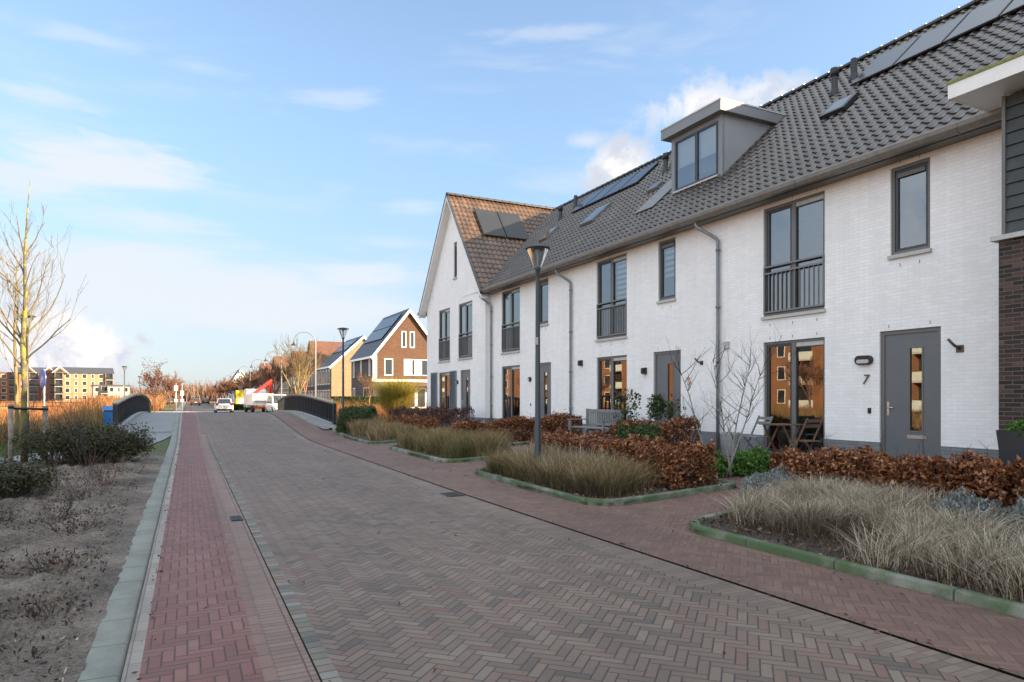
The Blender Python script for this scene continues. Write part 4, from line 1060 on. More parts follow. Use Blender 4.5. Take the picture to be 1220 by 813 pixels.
def mound(label,c,r,h,n,size,mat,cat='plant',name='low_plant',elong=1.9,up=.4,group=None,jit=.15,stem=None):
    t=thing(name,label,cat,(c[0],c[1],0),world=True,group=group)
    d=rng.normal(size=(n,3)); d/=np.linalg.norm(d,axis=1)[:,None]; d[:,2]=np.abs(d[:,2]); q=rng.uniform(.45,1.0,n)**.6
    lump=1+jit*np.sin(d[:,0]*5+c[0]*7)*np.cos(d[:,1]*6+c[1]*3)+jit*.6*np.sin(d[:,2]*9+d[:,0]*7)
    P=np.column_stack([c[0]+d[:,0]*q*r*lump,c[1]+d[:,1]*q*r*lump,g1(*c[:2])+(c[2] if len(c)>2 else .03)+d[:,2]*q*h*lump])
    V,F,rr_=leaves(P,size,elong,up=up); np_mesh('foliage',V,F,mat,t,rr_)
    if stem:
        m=MB(); z0=g1(*c[:2])
        for _ in range(stem):
            a=random.uniform(0,2*PI); m.tube([(c[0],c[1],z0),(c[0]+math.cos(a)*r*.4,c[1]+math.sin(a)*r*.4,z0+h*.6),(c[0]+math.cos(a)*r*.8,c[1]+math.sin(a)*r*.8,z0+h*.95)],[.008,.005,.002],4,False)
        m.build('branches',TWIG,t,fix=False)
    return t
for i,(x,y,r,h) in enumerate([(7.45,6.95,.38,.30),(8.2,7.3,.34,.28),(7.55,4.35,.35,.33),(7.85,3.7,.38,.34),(7.7,3.0,.36,.33)]):
    lab=['silver lavender mound nearest the brick path, left of the pale grass','silver lavender mound just behind the first, under the small bare tree','silver lavender mound leftmost of three before the brown hedge on the right','silver lavender mound in the middle of three before the brown hedge on the right','silver lavender mound rightmost of three before the brown hedge on the right'][i]
    mound(lab,(x,y),r,h,3200,.016,LAV,name='lavender_plant',elong=3.2,up=1.4,group='silver lavender mounds')
for i,(x,y) in enumerate([(8.75,8.6),(9.25,8.85),(8.3,8.9)]):
    mound(['bright green ferny plant before the folding chair','bright green ferny plant closest to the bistro table','bright green ferny plant left of the other two, by the bare tree'][i],(x,y),.32,.36,2200,.028,BGRN,name='fern_plant',elong=2.4,up=.6,group='bright green ferny plants')

# ------------------------------------------------------------------ street lamps
def cone_lamp(label,loc,h=4.15,group='post top lamps with a flat black cap'):
    t=thing('street_lamp',label,'street lamp',loc,group=group)
    MB().lathe([(.058,-.3),(.058,1.0),(.05,1.02),(.038,h-.62),(.030,h-.44),(.055,h-.40),(.06,h-.36),(.0,h-.36)],(0,0,0),16).build('pole',PO,t)
    MB().lathe([(.062,h-.36),(.185,h-.05),(.19,h-.03)],(0,0,0),24).build('lamp_glass',LG,t)
    MB().lathe([(.0,h+.03),(.10,h+.025),(.225,h-.01),(.228,h-.035),(.19,h-.045),(0,h-.04)],(0,0,0),28).build('lamp_cap',PO,t)
    MB().lathe([(.0,h-.36),(.022,h-.35),(.022,h-.12),(.05,h-.10),(.05,h-.045)],(0,0,0),12).build('lamp_bulb_holder',SIL,t)
    MB().box(-.062,-.02,-.055,.0,2.42,2.55).build('sticker',SIL,t,fix=False)
    return t
lp=cone_lamp('dark post top street lamp in the bed before number 3, nearest and tallest in view',(5.80,10.62,.02))
for lab,(x,y,z) in (('dark post top street lamp beside the green box shrub by the bridge railing',(6.05,27.1,.1)),
                    ('dark post top street lamp behind the mossy tree on the left',(-4.15,26.5,.0)),
                    ('dark post top street lamp on the left just past the bridge',(-3.55,65.5,.0)),
                    ('dark post top street lamp far left, smallest and furthest past the bridge',(-3.5,94,.0))):
    c=copy_tree(lp); c.location=(x,y,z); c['label']=lab
def arc_lamp(label,loc,h=6.1):
    t=thing('arched_street_lamp',label,'street lamp',loc,group='arched lamps over the far street')
    P=[(0,0,-.5),(0,0,1.2),(0,0,h-.75)]+[(-.75+.75*math.cos(a),0,h-.75+.75*math.sin(a)) for a in [PI*i/10 for i in range(1,11)]]
    MB().tube(P,[.075,.06,.05]+[.035]*10,10).build('pole',ZP,t)
    MB().lathe([(.0,.16),(.05,.15),(.08,.05),(.22,-.03),(.23,-.06),(0,-.07)],(-1.5,0,h-.92),18).build('lamp_shade',PO,t)
    return t
al=arc_lamp('arched grey street lamp nearest past the bridge, over the big pale tree',(9.2,50,.1))
for i,(x,y) in enumerate([(9.75,71),(9.9,86),(10.2,106),(10.6,128),(11.0,150)]):
    c=copy_tree(al); c.location=(x,y,0); c['label']=['second arched street lamp past the bridge','third arched street lamp past the bridge','fourth arched street lamp past the bridge','fifth arched street lamp past the bridge','sixth and furthest arched street lamp past the bridge'][i]

# ------------------------------------------------------------------ furniture before the fronts
t=thing('garden_bench','weathered grey slatted wooden bench against the front of number 5','bench',(10.3,15.6,g1(10.3,15.6)))
L=1.72
def P(name,*bx):
    m=MB()
    for b in bx: m.box(*b)
    return m.build(name,WD,t,fix=False)
P('seat',*[(-.30+i*.095,-.30+i*.095+.08,-L/2,L/2,.415,.44) for i in range(6)],(-.30,.27,-L/2,-L/2+.05,.36,.414),(-.30,.27,L/2-.05,L/2,.36,.414),(-.30,.27,-.03,.03,.36,.414))
m=MB(); m.box(.26,.30,-L/2+.05,L/2-.05,.84,.92); m.box(.26,.30,-L/2+.05,L/2-.05,.48,.54)
for k in range(19):
    y=-L/2+.10+k*(L-.2)/18; m.box(.268,.288,y-.022,y+.022,.54,.84)
m.build('backrest',WD,t,fix=False)
for y in(-L/2,L/2-.06):
    P('armrest',(-.36,.28,y-.005,y+.065,.62,.65))
    P('leg',(-.33,-.27,y,y+.06,0,.619)); P('leg',(.25,.31,y,y+.06,0,.93))
# bistro set
def folding_chair(label,loc,rz,mat,back=.86,group=None):
    t=thing('folding_chair',label,'chair',loc,rz,group=group)
    m=MB()
    for k in range(5): m.box(-.18+k*.075,-.18+k*.075+.062,-.19,.19,.43,.45)
    m.build('seat',mat,t,fix=False)
    for s in(-1,1):
        m=MB(); m.bar((.24,s*.19,0),(-.20,s*.19,.44),.022,.035); m.build('leg',mat,t,fix=False)
        m=MB(); m.bar((-.22,s*.205,0),(.22,s*.205,back),.022,.035) ; m.build('leg',mat,t,fix=False)
    m=MB()
    for q in(.97,.86): 
        x=-.22+.44*q; m.bar((x,-.2,back*q-.02),(x,.2,back*q-.02),.02,.06)
    m.build('backrest',mat,t,fix=False); return t
folding_chair('dark folding chair facing out, left of the bistro table before number 7',(10.75,10.30,g1(10.7,10.3)),R(-8),WD)
folding_chair('brown wooden folding chair seen from the side, right of the bistro table',(10.45,8.85,g1(10.5,8.85)),R(-90),WB)
t=thing('bistro_table','small wooden bistro table against the glass of number 7','table',(10.75,9.68,g1(10.7,9.6)))
m=MB()
for k in range(7): m.box(-.28+k*.082,-.28+k*.082+.07,-.30,.30,.70,.72)
m.build('tabletop',WB,t,fix=False)
for s in(-1,1):
    m=MB(); m.bar((-.22,s*.26,0),(.22,s*.24,.70),.03,.03); m.build('leg',WB,t,fix=False)
    m=MB(); m.bar((.22,s*.26,0),(-.22,s*.24,.70),.03,.03); m.build('leg',WB,t,fix=False)
t=thing('plant_pot','grey concrete pot with low rim, left of the dark folding chair','pot',(10.65,10.95,g1(10.6,10.9)))
MB().lathe([(0,0),(.15,0),(.165,.02),(.21,.46),(.215,.50),(.185,.50),(.18,.43),(0,.42)],(0,0,0),28).build('pot',CO,t)
t=thing('tall_planter','tall dark square planter with a leafy green plant by the dark brick wall','planter',(9.97,4.93,.2),world=True)
m=MB(); a,b=.19,.27
m.add([(9.97+sx*q,4.93+sy*q,z) for z,q in((.15,a),(1.08,b),(1.08,b-.03),(1.0,b-.035)) for sx,sy in((-1,-1),(1,-1),(1,1),(-1,1))],[(i+4*j,(i+1)%4+4*j,(i+1)%4+4*j+4,i+4*j+4) for j in range(3) for i in range(4)]+[(12,13,14,15)])
m.build('planter_box',GREENP,t,fix=False)
n=2600; d=rng.normal(size=(n,3)); d/=np.linalg.norm(d,axis=1)[:,None]; d[:,2]=np.abs(d[:,2]); q=rng.uniform(.5,1,n)
V,F,r=leaves(np.column_stack([9.97+d[:,0]*q*.28,4.93+d[:,1]*q*.28,1.02+d[:,2]*q*.20]),.036,1.7); np_mesh('plant',V,F,BGRN,t,r)

# ------------------------------------------------------------------ woody plants
def branch(m,p,d,L,r,depth,spread=.5,upf=.25,n=5,kids=3,segs=5,minr=.0016,tips=None,wob=.12,kl=.62):
    pts=[Vector(p)];rad=[r]; d=Vector(d).normalized()
    for i in range(segs):
        d=(d+Vector((random.gauss(0,wob),random.gauss(0,wob),random.gauss(0,wob*.6)+upf*.12))).normalized()
        pts.append(pts[-1]+d*(L/segs)); rad.append(max(minr,r*(1-.72*(i+1)/segs)))
    m.tube(pts,rad,n if depth>0 else 3,False)
    if tips is not None: tips.append(pts[-1])
    if depth<=0: return
    for k in range(kids):
        t=random.uniform(.28,.97); i=min(segs-1,int(t*segs)); q=pts[i].lerp(pts[i+1],t*segs-i)
        ax=d.orthogonal().normalized(); ax.rotate(Matrix.Rotation(random.uniform(0,2*PI),3,d)); nd=(d+ax*spread*random.uniform(.7,1.5)+Vector((0,0,upf))).normalized()
        branch(m,q,nd,L*kl*random.uniform(.7,1.15),rad[i]*.55,depth-1,spread,upf,max(3,n-1),kids,max(3,segs-1),minr,tips,wob,kl)
# mossy street tree on the left
random.seed(21)
t=thing('street_tree','mossy bare young tree tied between two stakes on the left','tree',(-2.90,18.2,0))
m=MB(); tp=[Vector(q) for q in((0,0,-.1),(-.02,.0,.9),(.0,.02,1.8),(-.03,0,2.7),(.02,.0,3.6),(.0,.03,4.6),(.05,.0,5.5),(.10,.02,6.35))]
m.tube(tp,[.075,.062,.058,.052,.040,.027,.015,.005],12); m.build('trunk',BARK,t)
m=MB()
for k in range(19):
    z=random.uniform(2.0,5.9) if k>5 else 2.0+k*.28; i=0
    while tp[i+1].z<z: i+=1
    q=tp[i].lerp(tp[i+1],(z-tp[i].z)/(tp[i+1].z-tp[i].z)); a=random.uniform(0,2*PI)
    d=Vector((math.cos(a),math.sin(a),random.uniform(1.0,1.9))); L=(6.6-z)*random.uniform(.26,.42)+.22
    branch(m,q,d,L,.024*(1-.09*z)+.004,2,.45,.35,5,3,6,.0028,None,.13,.55)
m.build('branches',plain('lichen_twigs',(.135,.115,.062),.85,var=.4,scale=5),t,fix=False)
def stake(label,loc,h=1.45,lean=0):
    s=thing('tree_stake',label,'stake',loc,group='round stakes holding the mossy tree')
    MB().tube([(0,0,-.2),(lean,0,h)],[.05,.048],12).build('post',SK,s)
    m=MB(); m.tube([(lean,0,h-.10),(lean,0,h-.04)],[.056,.056],12); m.build('strap',BK,s); return s
stake('round wooden tree stake left of the mossy trunk with a black strap',(-3.05,17.65,0),1.38)
stake('round wooden tree stake right of the mossy trunk with a black strap',(-2.58,18.5,0),1.32,.02)
t=thing('tree_strap','black rubber strap joining the two stakes round the mossy trunk','strap',(-2.9,18.1,0),world=True)
m=MB(); m.tube([(-3.0,17.7,1.28),(-2.96,18.12,1.27),(-2.84,18.13,1.27),(-2.6,18.46,1.25)],[.028]*4,6); m.build('strap',BK,t)
random.seed(5)
t=thing('street_tree','slim yellowish bare tree further left behind the mossy one','tree',(-4.67,27.8,0))
m=MB(); tp2=[Vector((0.03*math.sin(i),0,i*.8-.1)) for i in range(9)]; m.tube(tp2,[.07,.062,.058,.05,.043,.034,.025,.016,.006],8); m.build('trunk',YTWIG,t)
m=MB()
for k in range(18):
    z=random.uniform(2.2,6.0); q=Vector((0,0,z)); a=random.uniform(0,2*PI); branch(m,q,(math.cos(a),math.sin(a),1.0),(6.8-z)*.38+.3,.02,2,.5,.3,4,3,5,.004)
m.build('branches',YTWIG,t,fix=False)
t=thing('wooden_frame','pale wooden hoop frame guarding the slim tree on the far left','frame',(-4.65,26.2,0))
m=MB(); m.box(-.42,-.34,-.04,.04,-.1,1.15); m.build('post',YTWIG,t,fix=False); m=MB(); m.box(.34,.42,-.04,.04,-.1,1.15); m.build('post',YTWIG,t,fix=False); m=MB(); m.box(-.42,.42,-.05,.05,1.151,1.22); m.build('crossbar',YTWIG,t,fix=False)
# small multi-stem tree before number 7
random.seed(33)
t=thing('small_bare_tree','small bare multi-stemmed tree beside the brick path before number 5','tree',(8.30,8.62,g1(8.3,8.6)))
m=MB(); tt=MB()
stems=[((-.10,.15,0),(-.25,.32,1)),((0,0,0),(.22,-.18,1)),((.05,-.05,0),(-.05,-.02,1)),((.08,.02,0),(.33,.05,1))]
for (p,d) in stems:
    pts=[Vector(p)];dd=Vector(d).normalized(); rad=[.019]
    for i in range(7):
        dd=(dd+Vector((random.gauss(0,.07),random.gauss(0,.07),.05))).normalized(); pts.append(pts[-1]+dd*.285); rad.append(.019-.0022*(i+1))
    m.tube(pts,rad,7)
    for k in range(14):
        i=random.randint(2,6); q=pts[i].lerp(pts[i+1],random.random()); a=random.uniform(0,2*PI)
        branch(tt,q,(math.cos(a),math.sin(a),random.uniform(.5,1.3)),random.uniform(.25,.6),.0065,1,.55,.3,4,3,5,.0018,None,.14)
m.build('trunk',GTW,t); tt.build('branches',TWIG,t,fix=False)
# standard shrubs by the doors
def standard(label,loc,h,r,n,mat,sz=.035,open_=.0,group=None):
    t=thing('standard_shrub',label,'shrub',loc,group=group)
    m=MB(); m.tube([(0,0,0),(.01,0,h-r)],[.012,.009],6)
    for k in range(16):
        a=random.uniform(0,2*PI); branch(m,(0,0,h-r*1.4+random.uniform(0,r)),(math.cos(a),math.sin(a),random.uniform(.2,1.4)),r*.9,.005,1,.5,.2,4,3,4,.0015)
    m.build('stems',TWIG,t,fix=False)
    d=rng.normal(size=(n,3)); d/=np.linalg.norm(d,axis=1)[:,None]; q=rng.uniform(.2,1,n)**.5; lump=1+.3*np.sin(d[:,0]*4+h*5)*np.cos(d[:,2]*5)
    V,F,rr_=leaves(np.column_stack([d[:,0]*q*r*lump,d[:,1]*q*r*lump,h-r+d[:,2]*q*r*1.25*lump]),sz,1.9); np_mesh('foliage',V,F,mat,t,rr_); return t
standard('airy green standard shrub at the right end of the bench',(10.6,14.55,.25),1.42,.36,200,GRN,.055)
standard('dense green standard shrub in front of the door of number 5',(10.5,13.2,.25),1.28,.25,520,GRN,.045)
standard('sparse green standard shrub just right of the door of number 5',(10.7,12.85,.25),1.2,.28,110,GRN,.05)
for i,(x,y) in enumerate([(10.3,14.15),(10.4,13.85)]):
    t=thing('bare_twiggy_shrub','thin bare twiggy shrub %s'%['next to the bench','just left of the door of number 5'][i],'shrub',(x,y,.25),group='thin bare shrubs at number 5')
    m=MB()
    for k in range(7): a=random.uniform(0,2*PI); branch(m,(0,0,0),(math.cos(a)*.35,math.sin(a)*.35,1),random.uniform(.6,1.05),.006,1,.35,.3,4,3,6,.0018)
    m.build('branches',TWIG,t,fix=False)

# ------------------------------------------------------------------ left bed shrubs
def dark_shrub(label,c,r,h,n,seed,spikes=10):
    random.seed(seed); t=thing('barberry_shrub',label,'shrub',(c[0],c[1],0),world=True,group='dark prickly shrubs in the soil bed')
    m=MB(); P=[]
    for k in range(int(150*r*r)+26):
        a=random.uniform(0,2*PI); rr_=random.uniform(0,r*.62); x=c[0]+math.cos(a)*rr_*1.0; y=c[1]+math.sin(a)*rr_
        tips=[]; branch(m,(x,y,0),(math.cos(a)*.7,math.sin(a)*.7,random.uniform(.55,1.4)),h*random.uniform(.75,1.15),.007,1,.55,.2,4,5,5,.0022,tips,.16,.6)
        P+=tips
    m.build('branches',TWIG,t,fix=False)
    P=np.array([tuple(p) for p in P]); k=rng.integers(0,len(P),n); Q=P[k]+rng.normal(0,.06,(n,3)); Q[:,2]=np.abs(Q[:,2]-.02)+.03
    V,F,rr2=leaves(Q,.026,2.0); np_mesh('foliage',V,F,DGRN,t,rr2)
    return t
dark_shrub('dark prickly shrub at the left edge in front of the mossy tree',(-2.35,12.3),.95,.36,8000,3)
dark_shrub('dark prickly shrub lying lowest at the left edge, nearest the camera',(-3.6,12.0),.8,.33,5000,4)
dark_shrub('dark prickly shrub by the kerb at the end of the soil bed, widest',(-1.35,17.5),.75,.62,10000,5)
dark_shrub('dark prickly shrub in the middle of the group before the blue bin',(-2.1,17.6),.7,.62,7000,6)
dark_shrub('dark prickly shrub nearest the path behind the others',(-1.75,19.2),.7,.6,6000,8)
random.seed(11)
for i,(x,y,h,n) in enumerate([(-1.55,16.4,1.35,9),(-2.35,17.9,1.7,8),(-1.07,11.4,.55,9),(-.95,8.4,.30,12),(-.75,5.4,.22,12),(-1.5,7.0,.2,8),(-.95,13.2,.5,8),(-1.8,9.6,.25,9),(-1.25,9.9,.35,8),(-.9,6.9,.2,9)]):
    lab=['tall brown twiggy shrub by the prickly shrubs','tallest reddish twiggy shrub left of the others behind the soil','small upright brown shrub standing alone in the soil near the prickly shrubs','low twiggy tuft in the soil a little before the upright shrub','nearest low twiggy tuft in the soil by the kerb','low twiggy tuft left of the nearest ones','small reddish shrub close to the kerb past the upright one','low twiggy tuft furthest left in the soil','low twiggy tuft between the tufts and the upright shrub','low twiggy tuft close to the kerb stones'][i]
    t=thing('twiggy_shrub',lab,'shrub',(x,y,.0),group='twiggy plants in the soil bed'); m=MB()
    for k in range(n):
        a=random.uniform(0,2*PI); s=random.uniform(0,.12)
        branch(m,(math.cos(a)*s,math.sin(a)*s,0),(math.cos(a)*(.35 if h>.6 else .75),math.sin(a)*(.35 if h>.6 else .75),1),h*random.uniform(.6,1.05),.008 if h>.6 else .005,2 if h>.3 else 1,.45,.25,4,3,5,.0018,None,.13)
    m.build('branches',PTWIG if i in(1,2,6) else TWIG,t,fix=False)
    if h<.6:
        q=rng.normal(0,1,(170,3))*np.array([.13,.13,.0])+np.array([x,y,0]); q[:,2]=rng.uniform(.04,h*.8+.03,170); q[:,:2]-=np.array([x,y])
        V,F,r=leaves(q,.018,2.0); np_mesh('foliage',V,F,rampmat('wilted_leaves%d'%i,[(0,(.035,.02,.014)),(1,(.12,.07,.045))]) if i==2 else MATS.get('wilted_leaves2',BEECH),t,r)
n=40000; q=np.column_stack([rng.uniform(-7.5,-.5,n),1.2+15.8*rng.uniform(0,1,n)**1.5,np.zeros(n)]); q[:,2]=.045+rng.uniform(-.005,.035,n)
V,F,r=leaves(q,.014,2.4,szvar=.7); tag(np_mesh('leaf_litter',V,F,rampmat('leaf_litter_brown',[(0,(.020,.014,.010)),(.6,(.07,.048,.034)),(.93,(.16,.12,.09)),(1,(.42,.38,.32))]),None,r),'dry leaves and chips scattered on the bare soil','leaf litter',kind='stuff')
m=MB(); random.seed(2)
for k in range(900):
    x,y=random.uniform(-5,-.6),random.uniform(1.5,16); a=random.uniform(0,PI); L=random.uniform(.03,.14)
    m.tube([(x,y,.055),(x+math.cos(a)*L,y+math.sin(a)*L,.065+random.uniform(0,.04))],[.002,.001],3,False)
tag(m.build('fallen_twigs',TWIG,fix=False),'thin broken twigs lying on the bare soil','twigs',kind='stuff')
# short grass round the path
n=26000; q=np.column_stack([rng.uniform(-9,-.55,n),rng.uniform(19.5,30.5,n),np.zeros(n)])
def pathdist(q):
    P=[(-.75,29.5),(-1.3,26),(-2.3,22.2),(-3.6,19.3),(-6,16.4),(-10,13.8)]; D=np.full(len(q),9.)
    for (a,b),(c,d) in zip(P[:-1],P[1:]):
        u=np.array([c-a,d-b]); L=(u@u); t=np.clip(((q[:,0]-a)*u[0]+(q[:,1]-b)*u[1])/L,0,1); D=np.minimum(D,np.hypot(q[:,0]-a-t*u[0],q[:,1]-b-t*u[1]))
    return D
q2=np.column_stack([rng.uniform(-7,-.6,14000),rng.uniform(14.5,20.5,14000),np.zeros(14000)]); q2=q2[q2[:,0]*-1>((20.6-q2[:,1])*.45)]
q=np.concatenate([q,q2]); q=q[pathdist(q)>1.05]; q[:,2]=gz(q[:,0],q[:,1])-.03
V,F,r=blades(q,.085,.010,.6); tag(np_mesh('short_grass',V,F,LAWN,None,r),'short green grass beside the footpath','grass',kind='stuff')

# ------------------------------------------------------------------ bridge railings
def railing(label,fx,y0,y1,side):
    t=thing('bridge_railing',label,'railing',(fx(y0),y0,0),world=True,group='curved railings of the bridge')
    ys=np.linspace(y0,y1,25); top=lambda y:float(zr(y))+.98
    m=MB()
    for a,b in zip(ys[:-1],ys[1:]): m.bar((fx(a),a-.004,top(a)),(fx(b),b+.004,top(b)),.20,.055)
    m.build('handrail',HR,t,fix=False)
    m=MB()
    for a,b in zip(ys[:-1],ys[1:]): m.bar((fx(a),a-.004,top(a)-.07),(fx(b),b+.004,top(b)-.07),.05,.06); m.bar((fx(a),a-.004,float(zr(a))+.17),(fx(b),b+.004,float(zr(b))+.17),.05,.04)
    m.box(fx(y0)-.02,fx(y0)+.02,y0+.061,y0+.09,float(zr(y0))+.15,top(y0)-.07)
    m.build('rail_frame',BM,t,fix=False)
    for y in (y0,y1):
        MB().box(fx(y)-.07,fx(y)+.07,y-.06,y+.06,float(zr(y))-.3,top(y)-.03).build('end_post',BM,t,fix=False)
    n=int((y1-y0)/.38)
    for k in range(1,n):
        y=y0+(y1-y0)*k/n; x=fx(y); MB().box(x-.055,x+.055,y-.02,y+.02,float(zr(y))+.10,top(y)-.09).build('baluster',BM,t,fix=False)
    m=MB()
    for a,b in zip(ys[:-1],ys[1:]): m.bar((fx(a),a-.004,float(zr(a))+.02),(fx(b),b+.004,float(zr(b))+.02),.42,.16)
    m.build('kerb_edging',CO,t,fix=False)
    m=MB(); random.seed(3)
    for k in range(26):
        y=y0+(y1-y0)*k/26; m.lathe([(.0,.035),(.03,.025),(.035,0)],(fx(y)-side*.12,y,float(zr(y))+.10),6)
    m.build('rivets',SIL,t,fix=False)
HR=plain('handrail_wood',(.30,.255,.19),.6,var=.2,scale=5)
railing('curved bridge railing left of the road beside the blue bin',lambda y:-1.94+.40*(1-((y-47.4)/17.4)**2)+.040*(y-30)*.45,30,47.4,1)
railing('curved bridge railing right of the road with a pale handrail',lambda y:6.33-.27*(1-((y-38.7)/8.7)**2),30,47.4,-1)
prismstrip('bridge_kerb',lambda Y:r2(Y)+.01+.5*max(0,(31-Y)/4)**1.6,lambda Y:r2(Y)+.15+.5*max(0,(31-Y)/4)**1.6,28,52,KB,.11)
strip('bridge_pavement',lambda Y:r2(Y)+.10,lambda Y:6.2,28,50,ASP,.07,step=.5)
m=MB(); t=thing('bridge','low arched bridge carrying the brick road over the water','bridge',(2.2,38.7,0),world=True)
ysb=np.arange(32.5,45.1,.5); vs=[];fs=[]
for y in ysb: vs+=[(-2.1,y,float(zr(y))-.06),(6.6,y,float(zr(y))-.06),(6.6,y,-1.3+.9*max(0,1-((y-38.7)/5)**2)),(-2.1,y,-1.3+.9*max(0,1-((y-38.7)/5)**2))]
n=len(ysb)
for i in range(n-1):
    for j in range(4): a=4*i+j;b=4*i+(j+1)%4; fs.append((a,b,b+4,a+4))
fs+=[(0,1,2,3),tuple(4*(n-1)+k for k in(3,2,1,0))]
m.add(vs,fs).build('deck',CO,t)
# blue bin on its post
t=thing('waste_bin','blue waste bin with a slanted hood beside the left bridge railing','bin',(-2.32,32.4,.0))
m=MB(); m.prism([(-.17,-.17,.42),(.17,-.17,.42),(.21,-.19,.95),(-.21,-.19,.95)],(0,.36,0)); m.build('bin_body',BLU,t)
m=MB(); m.prism([(-.22,-.2,1.0),(-.22,.2,1.0),(-.22,.2,1.18),(-.22,-.08,1.18)],(.44,0,0)); m.build('hood',BLU,t)
MB().box(-.16,.16,-.13,.15,.951,.999).build('opening',BK,t,fix=False)
MB().box(-.04,.04,-.02,.06,-.2,.42).build('post',GS,t,fix=False)
# blue round sign with bicycle
t=thing('traffic_sign','round blue bicycle sign on a thin grey pole by the footpath','sign',(-3.75,26.9,0),R(66)*-1+R(0))
m=MB(); m.tube([(0,0,-.2),(0,0,2.45)],.030,12); m.build('pole',GS,t)
m=MB(); m.tube([(0,-.035,2.14),(0,-.055,2.14)],.30,36,smooth=False); disc=m.build('sign_face',SBL,t)
def ring(mb,cx,cz,r,w,y): 
    for k in range(20):
        a,b=2*PI*k/20,2*PI*(k+1)/20; mb.bar((cx+math.cos(a)*r,y,cz+math.sin(a)*r),(cx+math.cos(b)*r,y,cz+math.sin(b)*r),.006,w,(0,0,1)) if False else mb.add([(cx+math.cos(a)*(r-w),y,cz+math.sin(a)*(r-w)),(cx+math.cos(b)*(r-w),y,cz+math.sin(b)*(r-w)),(cx+math.cos(b)*(r+w),y,cz+math.sin(b)*(r+w)),(cx+math.cos(a)*(r+w),y,cz+math.sin(a)*(r+w))],[(0,1,2,3)])
m=MB(); Y0=-.0585; ring(m,-.115,2.08,.07,.010,Y0); ring(m,.115,2.08,.07,.010,Y0)
for a,b in(((-.115,2.08),(-.05,2.19)),((-.05,2.19),(.07,2.19)),((.115,2.08),(.06,2.24)),((-.05,2.19),(.0,2.08)),((.0,2.08),(.08,2.19)),((-.115,2.08),(.0,2.08)),((.06,2.24),(.02,2.25)),((-.07,2.22),(-.02,2.22)),((-.05,2.19),(-.04,2.22))):
    d=Vector((b[0]-a[0],0,b[1]-a[1])).normalized(); q=Vector((-d.z,0,d.x))*.008; A=Vector((a[0],Y0,a[1]));B=Vector((b[0],Y0,b[1])); m.add([A-q,B-q,B+q,A+q],[(0,1,2,3)])
m.build('bicycle_symbol',WP,disc,fix=False)
m=MB(); m.tube([(0,-.033,2.14),(0,-.0345,2.14)],.30,36,smooth=False); m.build('sign_back',GS,t)
for i,(x,y) in enumerate([(.30,61.5),(.75,62.5)]):
    t=thing('sign_post',['white sign post left of the pair past the bridge','white sign post right of the pair past the bridge'][i],'sign',(x,y,.0),group='pair of white sign posts past the bridge')
    MB().tube([(0,0,-.1),(0,0,2.7)],.035,8).build('pole',GS,t); MB().box(-.13,.13,-.05,-.038,2.1-.4*i,2.5-.4*i).build('sign_plate',WP,t,fix=False)
    MB().box(-.13,.13,-.05,-.04,1.2,1.4).build('cross_plate',WP,t,fix=False)

# ------------------------------------------------------------------ houses beyond the bridge
def solid_window(par,face,a,b,c,d,P,fm=WP,gm=FGL,t=.07,bars=0,name='window'):
    """window on an outer wall; face 'x' = wall plane X=P seen from -X, 'y' = plane Y=P seen from -Y"""
    m=MB(); mm=MB()
    if face=='x':
        frame_ring(m,P-.03,P+.02,a,b,c,d,t); mm.box(P-.012,P+.01,a+t,b-t,c+t,d-t)
        for k in range(bars): y=a+(b-a)*(k+1)/(bars+1); m.box(P-.028,P+.02,y-t/2,y+t/2,c+t,d-t)
    else:
        for q in((a,a+t,c,d),(b-t,b,c,d),(a+t,b-t,c,c+t),(a+t,b-t,d-t,d)): m.box(q[0],q[1],P-.03,P+.02,q[2],q[3])
        mm.box(a+t,b-t,P-.012,P+.01,c+t,d-t)
        for k in range(bars): x=a+(b-a)*(k+1)/(bars+1); m.box(x-t/2,x+t/2,P-.028,P+.02,c+t,d-t)
    w=m.build(name,fm,par,fix=False); mm.build('pane',gm,w,fix=False); return w
